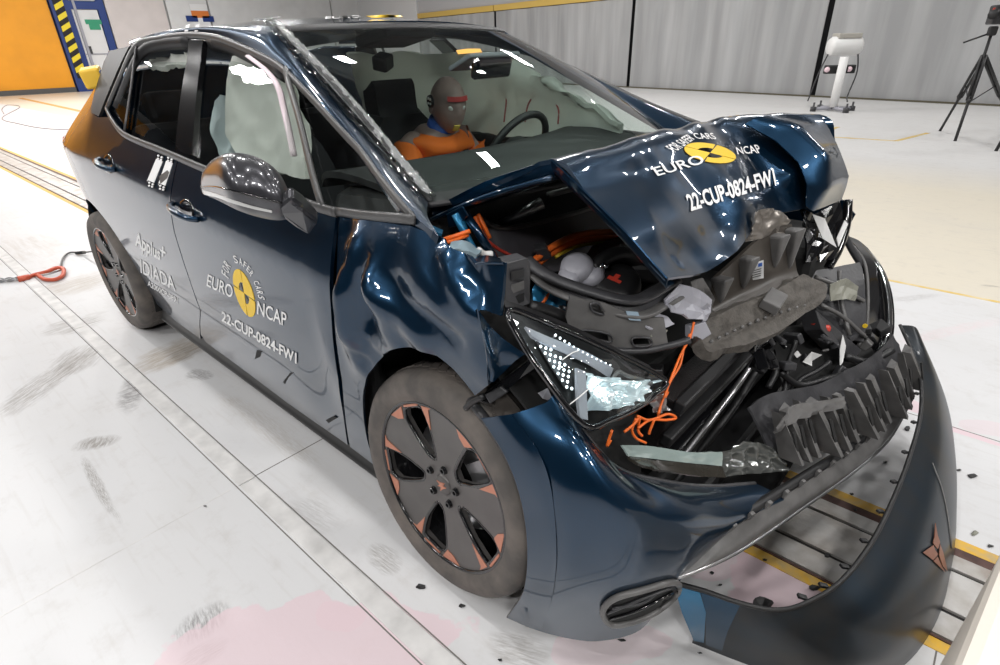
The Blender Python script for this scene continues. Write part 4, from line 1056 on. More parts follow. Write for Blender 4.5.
G2 = [[hp(527, 330, -.868), hp(550, 340, -.83), hp(590, 356, -.76), hp(616, 372, -.71)], [hp(534, 340, -.868), hp(556, 352, -.83), hp(590, 368, -.765), hp(612, 382, -.72)]]
netobj('lamp_blade', [[p+np.array((-.012, .01, 0)) for p in r] for r in G2], greyplastic, lampr, n=4, th=.006)
G3 = [[hp(538, 345, -.862), hp(560, 356, -.835), hp(577, 366, -.805)], [hp(552, 368, -.866), hp(566, 375, -.845), hp(577, 384, -.815)], [hp(572, 398, -.866), hp(575, 400, -.855), hp(578, 401, -.845)]]
netobj('led_panel', [[p+np.array((-.028, .022, 0)) for p in r] for r in G3], charcoal, lampr, n=4, th=.004)
v_s, f_s = lathe([(0, -.0055), (.003, -.0045), (.0045, 0), (.004, .004)], 8, 'Y'); ledme = mesh('led', v_s, f_s); dimme = mesh('foam_dimple', v_s, f_s)
def led(p, s=1.0):
    o = obj('led', ledme, lampglow, lampr); o.location = tuple(p); o.scale = (s, s, s); o.rotation_euler = (0, 0, .7); return o
for r in range(8):
    n = [2, 3, 4, 4, 4, 3, 2, 2][r]
    for c in range(n):
        px = 540+r*4.6+c*5.2-(0 if r < 3 else (r-2)*.2); py = 346+r*6.9+c*1.6
        if px > 577: continue
        led(hp(px, py, -.862+.0045*c*1.6-.0)+np.array((-.022, .016, 0)), .62)
for k in range(13):
    t = k/12; led(hp(556+55*t, 336.5+30*t+2*sin(pi*t), -.815+.10*t)+np.array((-.004, .004, .0)), .40 if k > 3 else .55)
netobj('lamp_divider', [[hp(577, 368, -.82), hp(586, 372, -.805)], [hp(578, 395, -.845), hp(587, 398, -.825)], [hp(580, 418, -.86), hp(588, 420, -.845)]], greyplastic, lampr, n=4, th=.008)
G4 = [[hp(587, 376, -.800), hp(606, 380, -.765), hp(632, 384, -.69), hp(661, 383, -.575)], [hp(588, 392, -.815), hp(608, 396, -.78), hp(630, 400, -.71), hp(650, 394, -.64)], [hp(589, 414, -.84), hp(606, 414, -.80), hp(624, 410, -.74), hp(642, 402, -.67)]]
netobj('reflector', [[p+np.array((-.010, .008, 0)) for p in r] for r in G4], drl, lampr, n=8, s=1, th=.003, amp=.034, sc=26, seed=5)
led(hp(598, 386, -.80)+np.array((-.016, .01, .0)), 1.8); led(hp(606, 396, -.79)+np.array((-.014, .01, .0)), 1.5)
netobj('lamp_lens', [[p*1.0 for p in r] for r in G], clearlens, lampr, n=6, s=1, th=.003, amp=.004, sc=16)
tube('lens_crack', smoothpoly([hp(562, 360, -.845), hp(572, 353, -.825), hp(578, 351, -.81)], 4), .0012, whiteplastic, lampr, 5)
tube('lens_crack', smoothpoly([hp(569, 405, -.872), hp(578, 398, -.855), hp(590, 388, -.83)], 4), .0014, whiteplastic, lampr, 5)
tube('torn_seal', smoothpoly([hp(610, 383, -.73), hp(618, 372, -.70), hp(628, 376, -.67), hp(642, 380, -.62), hp(652, 384, -.60)], 5), .005, charlight, lampr, 6)
# --- far headlamp
lampl = obj('headlamp', None, None, CAR)
G = [L3([(845, 235, .70), (858, 240, .74), (868, 248, .76)]), L3([(862, 255, .66), (876, 262, .72), (884, 270, .75)]), L3([(868, 290, .60), (882, 292, .68), (893, 298, .72)]), L3([(866, 325, .54), (880, 328, .62), (894, 332, .67)]), L3([(858, 345, .50), (872, 352, .57), (886, 357, .62)])]
netobj('lamp_lens', G, blackgloss, lampl, n=6, th=.01)
tube('chrome_strip', smoothpoly(L3([(868, 252, .735), (882, 272, .71), (889, 300, .68), (889, 330, .64), (880, 354, .59)]), 6), .010, chrome, lampl, 8, flat=.4)
tube('chrome_strip', smoothpoly(L3([(848, 240, .69), (864, 262, .65), (868, 295, .59), (866, 328, .53), (858, 346, .49)]), 6), .006, charlight, lampl, 8)
G = [L3([(808, 272, .44), (830, 268, .52), (860, 262, .62)]), L3([(812, 300, .38), (838, 300, .47), (866, 295, .57)]), L3([(826, 332, .34), (846, 338, .42), (864, 342, .48)])]
netobj('lamp_back', G, charcoal, lampl, n=4, th=.02, amp=.008, sc=14)
for l in ([(812, 276, .43), (832, 284, .47), (860, 300, .55)], [(818, 304, .37), (840, 316, .43), (862, 336, .49)], [(836, 270, .51), (838, 300, .47), (846, 334, .42)]):
    tube('back_rib', smoothpoly([p+np.array((.012, -.012, .004)) for p in L3(l)], 4), .008, charlight, lampl, 6)
G = [L3([(822, 280, .42), (838, 274, .47), (850, 282, .50)]), L3([(824, 296, .41), (838, 294, .45), (848, 296, .48)])]
netobj('lamp_bracket', [[p+np.array((.03, -.03, .0)) for p in r] for r in G], MATS['pale_olive_plastic'] if 'pale_olive_plastic' in MATS else mat('pale_olive_plastic', (.24, .24, .20), .45), lampl, n=3, s=.3, th=.004, amp=.012, sc=22, flat=True)
plate('lamp_label', L3([(850, 301, .515), (857, 293, .545), (863, 296, .56), (854, 307, .525)]), .002, white, lampl, 0)
plate('yellow_dot', [PY(865+2.8*cos(a), 326+2.2*sin(a), .50) for a in np.linspace(0, 2*pi, 8, endpoint=False)], .003, yellow, lampl, 0)
# --- engine bay and crushed front structure
box('engine_bay_floor', (.02, 0, .32), (.74, 1.10, .06), underblack, CAR, bev=.01)
for sgn in (1, -1): box('inner_wing', (-.17, -sgn*.585, .58), (.44, .03, .50), underblack, CAR, bev=.01)
G = [L3([(478, 216, -.50), (500, 228, -.46), (545, 221, -.30), (612, 202, -.02), (660, 190, .2)]), L3([(484, 240, -.50), (505, 247, -.46), (548, 242, -.30), (615, 228, -.02), (660, 215, .2)]), L3([(490, 275, -.50), (512, 278, -.46), (552, 272, -.30), (620, 262, -.02), (664, 250, .2)])]
netobj('bulkhead_tray', G, mat('lilac_grey_plastic', (.075, .072, .082), .45, noise_amt=.25, noise_scale=12), CAR, n=5, s=.8, th=.012)
tube('tray_lip', smoothpoly(L3([(478, 216, -.50), (500, 228, -.46), (545, 221, -.30), (612, 202, -.02)]), 5), .008, charlight, CAR, 8)
box('bulkhead', (-.31, 0, .80), (.04, 1.24, .44), underblack, CAR, bev=.01)
tube('wiper_linkage', L3([(500, 224, -.42), (520, 214, -.36), (542, 203, -.30)]), [.010, .016, .018], silver, CAR, 10)
tube('wiper_linkage', L3([(548, 195, -.26), (575, 188, -.16), (590, 184, -.10)]), .010, charlight, CAR, 8)
# bonnet hinge arms
tube('hinge_arm', L3([(455, 214, -.665), (462, 228, -.66), (474, 250, -.65), (481, 264, -.64)]), .010, bluemat, CAR, 8)
tube('hinge_arm', L3([(464, 212, -.64), (478, 232, -.63), (496, 262, -.62)]), .012, paint, CAR, 8)
plate('hinge_plate', L3([(446, 214, -.67), (462, 206, -.66), (468, 216, -.655), (458, 226, -.66), (448, 228, -.67)]), .008, paint, CAR)
plate('hinge_plate', L3([(455, 222, -.66), (462, 219, -.655), (466, 230, -.655), (460, 234, -.66)]), .012, bluemat, CAR)
G = [L3([(404, 223, -.815), (425, 228, -.80), (442, 234, -.79)]), L3([(408, 221, -.76), (428, 224, -.75), (443, 230, -.74)])]
netobj('fender_gap_strip', G, bluemat, CAR, n=4, s=.6, th=.006)
G = [L3([(448, 248, -.80), (462, 248, -.76), (478, 254, -.72)]), L3([(452, 240, -.72), (466, 241, -.70), (482, 250, -.68)])]
netobj('strut_tower', G, mat('primer_pale_blue', (.30, .40, .45), .4), CAR, n=4, th=.01, amp=.01, sc=20)
# cables
def cable(pts, r, m, name='cable', parent=CAR, seg=6): return tube(name, smoothpoly(L3(pts), 6), r, m, parent, seg)
hv = [(531, 262, -.45), (540, 256, -.42), (552, 247, -.38), (574, 236, -.30), (605, 232, -.18), (628, 234, -.1)]
cable(hv, .010, orangewire); cable([(a, b+6, c+.01) for a, b, c in hv], .010, orangewire); cable([(a+3, b+10, c+.02) for a, b, c in hv[2:]], .006, yellowwire)
cable([(440, 241, -.74), (452, 237, -.70), (470, 231, -.66)], .006, orangewire); cable([(442, 244, -.74), (456, 240, -.70), (468, 235, -.66)], .005, orangewire)
cable([(475, 216, -.60), (480, 230, -.60), (484, 240, -.60)], .006, orangewire); cable([(478, 214, -.59), (484, 226, -.59), (490, 238, -.58)], .006, orangewire)
cable([(484, 238, -.60), (500, 250, -.55), (522, 260, -.48), (534, 264, -.46)], .005, redmat); cable([(486, 240, -.59), (502, 251, -.54), (524, 262, -.47)], .004, yellowwire); cable([(482, 252, -.62), (487, 262, -.62), (490, 272, -.62)], .007, orangewire)
cable([(500, 258, -.6), (512, 268, -.58), (520, 268, -.56)], .005, orangewire); cable([(540, 305, -.62), (546, 298, -.6), (549, 290, -.58)], .005, orangewire)
cable([(478, 250, -.68), (484, 254, -.66), (492, 254, -.64)], .009, whiteplastic)
plate('cable_clamp', L3([(534, 250, -.44), (546, 248, -.42), (552, 258, -.40), (540, 262, -.42)]), .03, charcoal, CAR)
# frame round the front boot, plate with slots below it
rimp = [(527, 260, -.62), (540, 271, -.62), (560, 281, -.61), (590, 291, -.58), (620, 299, -.55), (640, 299, -.51), (658, 290, -.44), (676, 280, -.36)]
tube('front_boot_rim', smoothpoly(L3(rimp), 6), .020, charcoal, CAR, 10, flat=.55)
tube('front_boot_rim', smoothpoly([p+np.array((.02, 0, -.035)) for p in L3(rimp)], 6), .016, charlight, CAR, 10, flat=.5)
G = [L3([(530, 268, -.62), (560, 287, -.61), (600, 300, -.57), (640, 305, -.51), (676, 288, -.36)]), L3([(536, 285, -.62), (560, 296, -.61), (600, 310, -.58), (640, 318, -.52), (676, 300, -.37)])]
netobj('front_boot_wall', G, charcoal, CAR, n=4, s=.8, th=.008)
slots = [[(582, 330), (608, 334), (609, 342), (584, 338)], [(632, 338), (648, 338), (650, 345), (634, 346)], [(590, 304), (598, 304), (603, 314), (592, 311)]]
def slplane(px, py): return PY(px, py, -.665+(px-565)*.0018)
pp_ = [(570, 296), (584, 300), (604, 303), (640, 318), (664, 318), (668, 344), (640, 350), (600, 348), (574, 342), (566, 318)]
vo, f = cdt([(a, -b) for a, b in pp_], 6, [[(a, -b) for a, b in s_] for s_ in slots])
V = [slplane(a, -b) for a, b in vo]; V, Fc = shell(V, orient(V, f, CAR.location+Vector((1, -2, 1.5))), .008)
sp_ = obj('slam_panel', mesh('slam_panel', V, Fc, False), charlight, CAR)
for s_ in slots: tube('slot_rim', smoothpoly([slplane(a, b)+np.array((.004, -.003, .002)) for a, b in s_], 4, True), .003, charcoal, sp_, 6, True)
plate('bright_slot', L3([(626, 311, -.56), (638, 312, -.54), (641, 321, -.54), (629, 320, -.56)]), .004, mat('pale_blue_film', (.25, .33, .40), .3), sp_, 0)
tube('slam_edge', smoothpoly([slplane(a, b) for a, b in ((574, 342), (600, 349), (640, 351), (668, 346), (690, 340))], 5), .009, charcoal, sp_, 8)
# bracket at the fender tip
br = plate('fender_bracket', L3([(505, 263, -.80), (528, 258, -.76), (531, 264, -.75), (530, 304, -.75), (504, 314, -.82)]), .05, charcoal, CAR)
for k in range(3): plate('bracket_window', [p+np.array((.004, -.004, 0)) for p in L3([(511, 271+k*13, -.79), (524, 268+k*12, -.765), (524, 276+k*12, -.765), (511, 280+k*13, -.79)])], .003, black if k != 1 else charlight, br, 0)
plate('lower_bracket', L3([(476, 402, -.885), (486, 392, -.88), (536, 354, -.80), (546, 362, -.79), (520, 380, -.83), (490, 404, -.88)]), .03, blackgloss, CAR)
plate('lower_bracket', L3([(484, 395, -.885), (500, 386, -.86), (508, 392, -.855), (490, 404, -.885)]), .03, charcoal, CAR)
tube('bracket_tip', smoothpoly(L3([(466, 408, -.89), (472, 402, -.89), (484, 396, -.885)]), 4), .008, black, CAR, 8)
tube('bumper_beam_tube', smoothpoly(L3([(474, 400, -.83), (484, 410, -.82), (498, 425, -.80), (506, 450, -.79)]), 4), .028, greyplastic, CAR, 12)
G = [L3([(500, 385, -.78), (535, 375, -.72), (560, 395, -.68)]), L3([(510, 412, -.80), (540, 400, -.76), (562, 412, -.72)])]
netobj('wheelhouse_cover', [[p+np.array((-.05, .06, 0)) for p in r] for r in G], black, CAR, n=3, th=.01)
plate('torn_tab', L3([(534, 395, -.80), (548, 388, -.77), (552, 398, -.77), (540, 404, -.80)]), .003, greyplastic, CAR, 0)
tube('arch_edge_rail', smoothpoly(L3([(470, 400, -.86), (492, 428, -.88), (512, 462, -.89), (524, 492, -.89)]), 4), .012, charcoal, CAR, 8)
tube('arch_edge_rail', smoothpoly(L3([(508, 462, -.86), (516, 480, -.87), (524, 505, -.87)]), 4), .014, charlight, CAR, 6)
# lamp upper rail and junk behind it
tube('lamp_rail', smoothpoly(L3([(520, 312, -.78), (545, 322, -.72), (580, 338, -.64), (620, 354, -.56)]), 4), .018, charcoal, CAR, 8, flat=.6)
tube('lamp_rail', smoothpoly(L3([(528, 306, -.74), (550, 312, -.68), (575, 322, -.60)]), 4), .016, black, CAR, 8)
G = [L3([(536, 285, -.62), (550, 290, -.58), (566, 300, -.54)]), L3([(534, 302, -.64), (548, 306, -.6), (564, 314, -.56)])]
netobj('crushed_rail', G, bluemat, CAR, n=5, s=.5, th=.008, amp=.012, sc=24)
G = [L3([(548, 306, -.60), (558, 304, -.57), (566, 308, -.55)]), L3([(552, 314, -.60), (560, 314, -.58), (566, 318, -.56)])]
netobj('foil_wrap', G, steel, CAR, n=6, s=.4, th=.003, amp=.014, sc=40)
# washer bottle and cap
V, Fc = lathe([(0, .035), (.03, .034), (.05, .02), (.055, 0), (.05, -.03)], 20, 'Z'); 
for px, py, y, s_ in ((577, 268, -.45, .85), (590, 274, -.43, .75), (570, 276, -.48, .6)):
    o = obj('washer_bottle', mesh('washer_bottle', V, Fc), greyplastic, CAR); o.location = tuple(PY(px, py, y)); o.scale = (s_, s_, s_*.9); o.rotation_euler = (.5, .2, 0)
V, Fc = lathe([(0, .02), (.04, .022), (.062, .016), (.066, 0), (.066, -.02)], 24, 'Z'); cp = obj('filler_cap', mesh('filler_cap', V, Fc), black, CAR); cp.location = tuple(PY(616, 284, -.40)); cp.rotation_euler = (.4, .15, 0)
vo, f = cdt([(-.02, -.012), (.02, -.012), (.02, -.002), (.006, -.002), (.006, .014), (-.008, .014), (-.008, 0), (-.02, 0)], .02); V, Fc = shell([(a, b, .0235) for a, b in vo], f, .002); o = obj('cap_symbol', mesh('cap_symbol', V, Fc, False), redmat, cp)
tube('hose', smoothpoly(L3([(594, 270, -.42), (606, 258, -.38), (624, 254, -.32), (640, 262, -.26)]), 5), .022, black, CAR, 10)
box('motor_cover', PY(628, 258, -.2), (.24, .22, .06), black, CAR, rot(.1, -.1, .3), .015)
tube('hose_clip', smoothpoly(L3([(600, 268, -.42), (604, 264, -.41), (607, 268, -.41)]), 4), .006, chrome, CAR, 6)
# crumpled grey plastic behind the bonnet tip
G = [L3([(664, 298, -0.440), (682, 284, -0.380), (700, 290, -0.320), (712, 300, -0.280)]), L3([(666, 304, -0.450), (684, 300, -0.380), (700, 308, -0.320), (710, 312, -0.290)]), L3([(672, 312, -0.450), (690, 318, -0.380), (702, 320, -0.340), (706, 322, -0.300)])]
netobj('crumpled_duct', G, greyplastic, CAR, n=2, s=.2, th=.004, amp=.014, sc=24, seed=8, flat=True)
G = [L3([(690, 282, -0.340), (702, 278, -0.300), (714, 300, -0.260)]), L3([(696, 298, -0.330), (706, 298, -0.290), (712, 312, -0.270)])]
netobj('crumpled_duct', G, charlight, CAR, n=2, s=.2, th=.004, amp=.012, sc=24, seed=3, flat=True)
G = [L3([(638, 318, -0.520), (652, 312, -0.480), (668, 316, -0.440), (672, 322, -0.440)]), L3([(650, 328, -0.520), (660, 330, -0.480), (670, 326, -0.450), (674, 324, -0.440)])]
netobj('torn_bracket', G, greyplastic, CAR, n=4, s=.3, th=.004, amp=.006, sc=20)
G = [L3([(645, 326, -0.510), (658, 328, -0.470), (668, 330, -0.440)]), L3([(652, 336, -0.510), (657, 340, -0.490), (664, 336, -0.460)])]
netobj('torn_bracket', G, MATS['pale_olive_plastic'], CAR, n=3, s=.3, th=.004)
# ribbed plate with white label (air guide behind the grille)
G = [L3([(716, 278, -0.217), (738, 258, -0.122), (758, 240, -0.029), (776, 228, 0.054), (792, 224, 0.135)]), L3([(712, 306, -0.220), (736, 292, -0.124), (758, 280, -0.029), (778, 272, 0.055), (796, 266, 0.137)]), L3([(716, 318, -0.237), (740, 304, -0.141), (760, 296, -0.057), (782, 286, 0.028), (800, 278, 0.120)])]
ag = netobj('air_guide', G, mat('brown_black_plastic', (.055, .047, .040), .4, noise_amt=.3, noise_scale=20), CAR, n=5, s=.9, th=.01)
for (a, b, c, d, y) in ((714, 278, 720, 310, -.21), (740, 258, 742, 297, -.10), (770, 236, 774, 276, .04), (785, 230, 787, 282, .11)):
    V = [PY(a-5, b, y-.01), PY(a+6, b-4, y+.015), PY(c, d, y+.0)]; apex = [p+np.array((.05, -.02, .01)) for p in V[:2]]
    P = [V[0], V[1], V[2], apex[0], apex[1]]; o = obj('rib', fixn(mesh('rib', P, [(0, 2, 3), (1, 4, 2), (3, 2, 4), (0, 3, 4, 1), (0, 1, 2)], False)), charlight, ag); bevel(o, .006)
lab = [PY(a, b, -.045)+np.array((.006, -.006, 0)) for a, b in ((748, 263), (762, 259), (762, 277), (747, 280))]
lb = plate('label_sticker', lab, .001, white, ag, 0)
for k in range(4): plate('label_print', [lab[0]+(lab[1]-lab[0])*u+(lab[3]-lab[0])*v+np.array((.0015, -.0015, 0)) for u, v in ((.12, .42+k*.13), (.86, .42+k*.13), (.86, .47+k*.13), (.12, .47+k*.13))], .0005, charlight, lb, 0)
plate('label_mark', [lab[0]+(lab[1]-lab[0])*u+(lab[3]-lab[0])*v+np.array((.0015, -.0015, 0)) for u, v in ((.62, .1), (.9, .1), (.9, .3), (.62, .3))], .0005, mat('blue_print', (.05, .15, .55), .5), lb, 0)
# foam beam on the radiator top
G = [L3([(712, 318, -0.294), (735, 306, -0.203), (765, 296, -0.089), (790, 282, 0.023), (803, 274, 0.079)]), L3([(700, 330, -0.340), (735, 322, -0.223), (768, 312, -0.107), (800, 297, 0.028), (825, 284, 0.140)]), L3([(694, 336, -0.360), (708, 342, -0.326), (742, 334, -0.210), (775, 322, -0.084), (826, 296, 0.120)]), L3([(700, 340, -0.380), (714, 350, -0.353), (745, 345, -0.238), (778, 332, -0.103), (820, 304, 0.098)])]
fb = netobj('foam_beam', G, foamblack, CAR, n=6, s=.4, th=.03, amp=.008, sc=18)
box('foam_insert', PY(773, 303, -.09)+np.array((0, 0, .006)), (.05, .075, .03), charlight, fb, rot(.2, .3, .1), .004)
tube('foam_rib', smoothpoly([p+np.array((0, 0, -0.098)) for p in L3([(772, 296, -0.059), (790, 286, 0.007), (800, 279, 0.050)])], 4), .012, charlight, fb, 8)
for k in range(14):
    t = k/13; o = obj('foam_dimple', dimme, charlight, fb); o.location = tuple(PY(708+100*t, 340-38*t-3*sin(pi*t), -.34+.42*t)+np.array((.012, -.01, .004))); o.scale = (1.1, 1.1, 1.1)
plate('torn_end', L3([(690, 326, -0.360), (706, 322, -0.330), (712, 334, -0.320), (700, 342, -0.350), (690, 338, -0.370)]), .03, greyplastic, fb)
# radiator pack: frame, core, cross bars, fins
rc = np.array((.33, 0, .42)); RR = rot(0, radians(10), 0)
rad = obj('radiator', None, None, CAR)
box('radiator_core', rc, (.06, .98, .40), radiator, rad, RR, .006)
for dz in (-.20, -.02, .08, .195): box('cross_bar', rc+RR @ np.array((.045, 0, dz)), (.03, 1.0, .035 if dz != -.02 else .022), black if dz != -.02 else blackgloss, rad, RR, .005)
for k in range(26): box('core_fin', rc+RR @ np.array((.033, -.46+k*.0368, -.11)), (.010, .004, .16), black, rad, RR, 0)
for k in range(22): box('core_fin', rc+RR @ np.array((.034, -.42+k*.04, .14)), (.008, .012, .05), charcoal, rad, RR, 0)
for k in range(16): box('bright_fin', rc+RR @ np.array((.040, .30, -.22+k*.014)), (.008, .022, .006), silver, rad, RR, 0)
tube('cooling_pipe', smoothpoly([rc+RR @ np.array(p) for p in ((.06, -.46, -.12), (.07, -.2, -.02), (.07, .05, .06), (.06, .3, .14))], 6), .010, steel, rad, 8)
tube('cooling_pipe', smoothpoly([rc+RR @ np.array(p) for p in ((.07, -.48, -.20), (.09, -.1, -.05), (.08, .2, .08))], 6), .014, black, rad, 8)
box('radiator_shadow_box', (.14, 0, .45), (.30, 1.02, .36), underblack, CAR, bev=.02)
box('lower_crossmember', (.42, 0, .22), (.10, 1.15, .08), black, CAR, bev=.02)
# far corner clutter
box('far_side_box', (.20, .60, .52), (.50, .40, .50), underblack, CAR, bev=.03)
box('undertray', (.40, .24, .17), (.40, 1.14, .03), underblack, CAR, bev=.01)
netobj('far_splash_shield', [L3([(770, 330, .22), (815, 322, .38), (860, 318, .56)]), L3([(775, 360, .20), (825, 350, .38), (868, 345, .54)]), L3([(785, 392, .16), (835, 384, .34), (885, 372, .52)])], underblack, CAR, n=4, th=.01, amp=.02, sc=8)
plate('far_bracket', L3([(816, 310, .28), (848, 338, .40), (862, 350, .45), (852, 362, .40), (822, 330, .26)]), .06, charcoal, CAR)
G = [L3([(800, 208, .45), (815, 214, .48), (842, 200, .62)]), L3([(806, 235, .42), (822, 240, .48), (842, 228, .60)]), L3([(806, 262, .38), (820, 262, .44), (838, 258, .54)])]
netobj('far_inner_wing', G, blackgloss, CAR, n=3, s=.3, th=.006, amp=.016, sc=18, flat=True)
for l in ([(808, 212, .46), (820, 216, .48), (832, 245, .52), (818, 236, .48)], [(832, 236, .55), (840, 218, .60), (843, 222, .60), (834, 244, .56)]):
    plate('torn_white_panel', [p+np.array((.02, -.02, .0)) for p in L3(l)], .003, whiteplastic, CAR, 0)
plate('grey_gusset', L3([(802, 222, .44), (812, 230, .46), (818, 242, .48), (804, 240, .45)]), .004, greyplastic, CAR, 0)
tube('far_strut', smoothpoly(L3([(848, 200, .66), (846, 225, .63), (838, 250, .58), (828, 268, .53)]), 4), .016, blackgloss, CAR, 8)
tube('far_strut', smoothpoly(L3([(838, 222, .62), (852, 250, .64), (866, 272, .66)]), 4), .012, charcoal, CAR, 8)
tube('red_hose_end', smoothpoly(L3([(814, 321, .28), (820, 327, .30), (828, 329, .32)]), 4), .014, redmat, CAR, 8)
plate('white_flap', L3([(803, 362, .12), (812, 352, .14), (822, 355, .18), (812, 361, .16), (812, 366, .15)]), .002, whiteplastic, CAR, 0)
plate('white_flap', L3([(843, 335, .36), (846, 346, .37), (843, 362, .34), (840, 366, .33), (840, 350, .34)]), .002, whiteplastic, CAR, 0)
plate('white_tab', L3([(794, 354, .10), (798, 351, .11), (801, 355, .12), (797, 358, .11)]), .003, whiteplastic, CAR, 0)
for l, r in (([(830, 362, .24), (815, 372, .18), (800, 380, .12), (782, 402, .02)], .009), ([(796, 340, .12), (788, 365, .08), (784, 392, .03), (770, 410, -.06)], .008), ([(780, 372, .02), (800, 385, .08), (830, 378, .2), (862, 372, .34)], .011), ([(770, 352, .0), (776, 370, .0), (768, 388, -.05)], .010), ([(845, 356, .36), (868, 362, .42), (892, 350, .52)], .014)):
    cable(l, r, black, 'loom')
random.seed(11)
for k in range(26):
    px = random.uniform(762, 900); py = 372-(px-762)*.14+random.uniform(-16, 30); y = -.25+(px-762)*.0058+random.uniform(-.05, .05)
    p = PY(px, py, y)+np.array((-.07, .05, 0)); s_ = random.uniform(.025, .07)
    box('broken_bracket', p, (s_, s_*random.uniform(.3, .8), s_*random.uniform(.2, .6)), random.choice([black, charcoal, charcoal, charlight, blackgloss]), CAR, rot(random.uniform(-1, 1), random.uniform(-1, 1), random.uniform(0, 3)), .004)
for k in range(16):
    px = random.uniform(590, 700); py = 392+(700-px)*.36+random.uniform(-14, 20); y = -.72+(px-600)*.0032
    p = PY(px, py, y)+np.array((-.09, .07, 0)); s_ = random.uniform(.03, .07)
    box('broken_bracket', p, (s_, s_*random.uniform(.3, .8), s_*random.uniform(.2, .6)), random.choice([black, black, charcoal, blackgloss]), CAR, rot(random.uniform(-1, 1), random.uniform(-1, 1), random.uniform(0, 3)), .004)
# thin orange wires hanging by the near lamp
wires = [[(690, 334, -.38), (684, 348, -.41), (680, 365, -.45), (670, 382, -.51), (662, 402, -.55), (658, 414, -.58)], [(694, 322, -.36), (690, 338, -.38), (682, 352, -.43), (672, 376, -.51), (664, 398, -.56)],
 [(637, 416, -.68), (650, 420, -.63), (668, 414, -.57), (676, 418, -.55), (666, 420, -.58), (650, 420, -.63), (638, 428, -.68)], [(640, 416, -.67), (634, 424, -.69), (624, 432, -.72)], [(636, 418, -.68), (632, 430, -.69), (636, 438, -.68), (646, 443, -.66)], [(612, 430, -.74), (607, 446, -.75), (611, 440, -.74)], [(654, 420, -.62), (650, 430, -.63), (649, 434, -.63)], [(668, 392, -.5), (662, 404, -.54), (658, 416, -.58)], [(640, 417, -.67), (638, 430, -.67), (642, 436, -.66)]]
for w in wires: cable(w, .0034, orangewire, 'thin_wire', CAR, 5)
G = [L3([(650, 396, -.58), (664, 394, -.54), (670, 404, -.52)]), L3([(652, 412, -.58), (662, 412, -.55), (670, 410, -.53)])]
netobj('foil_wrap', G, steel, CAR, n=6, s=.4, th=.003, amp=.014, sc=44, seed=5)

# --- cabin
box('dashboard', (-.50, 0, .93), (.46, 1.36, .22), dashmat, CAR, rot(0, radians(-4), 0), .05)
netobj('dash_top', [[np.array((x+.10*(1-(y/.66)**2), y, z)) for y in np.linspace(-.66, .66, 7)] for x, z in ((-.28, 1.035), (-.45, 1.062), (-.62, 1.078), (-.76, 1.072), (-.80, 1.03))], dashmat, CAR, n=3, th=.02, toward=(-.5, 0, 3))
box('cabin_floor', (-1.6, 0, .28), (2.0, 1.5, .04), seatmat, CAR, bev=0)
for sgn in (1, -1):
    box('door_trim', (-1.35, sgn*.80, .66), (1.9, .05, .66), dashmat, CAR, bev=.02)
def seat(x, y, w, far=False):
    s_ = obj('seat', None, None, CAR); s_.location = (x, y, 0)
    box('seat_cushion', (0, 0, .46), (.50, w, .16), seatmat, s_, rot(0, -.15, 0), .05)
    rows = []
    for z, dx, hw in ((.46, -.22, .48), (.65, -.27, .50), (.85, -.34, .48), (1.02, -.40, .40), (1.10, -.425, .26)):
        rows.append([np.array((dx+.05*abs(t)**2, t*hw*w, z)) for t in np.linspace(-1, 1, 7)])
    netobj('seat_back', rows, seatmat, s_, n=3, th=.10, toward=(3, 0, 1))
    rows = [[np.array((dx+.02*abs(t)**2, t*.13, z)) for t in np.linspace(-1, 1, 5)] for z, dx in ((1.08, -.42), (1.16, -.435), (1.24, -.44), (1.27, -.46))]
    netobj('headrest', rows, seatmat, s_, n=3, th=.08, toward=(3, 0, 1))
    return s_
seat(-1.22, .36, .50); seat(-1.22, -.36, .50)
rb_ = obj('rear_bench', None, None, CAR)
box('seat_cushion', (-2.1, 0, .48), (.5, 1.3, .18), seatmat, rb_, rot(0, -.12, 0), .05); box('seat_back', (-2.42, 0, .80), (.14, 1.3, .62), seatmat, rb_, rot(0, -.35, 0), .05)
for y in (-.4, .4): box('headrest', (-2.58, y, 1.16), (.09, .26, .16), seatmat, rb_, rot(0, -.2, 0), .03)
swc = np.array((-.83, .36, .985)); Rsw = rot(0, radians(-62), 0)
sw = obj('steering_wheel', None, None, CAR)
tube('wheel_rim', [swc+Rsw @ np.array((.185*cos(a), .185*sin(a), 0)) for a in np.linspace(0, 2*pi, 40, endpoint=False)], .016, black, sw, 10, True)
for a in (pi*.5, -pi*.5, pi): tube('spoke', [swc+Rsw @ np.array((.05*cos(a), .05*sin(a), .01)), swc+Rsw @ np.array((.18*cos(a), .18*sin(a), 0))], .014, black, sw, 8)
V, Fc = lathe([(0, .05), (.05, .045), (.07, .02), (.07, -.03)], 24, 'Z'); o = obj('hub_pad', mesh('hub_pad', [swc+Rsw @ np.array(p) for p in V], Fc), dashmat, sw)
tube('steering_column', [swc+Rsw @ np.array((0, 0, -.02)), (-.52, .36, .86)], .04, dashmat, sw, 10)
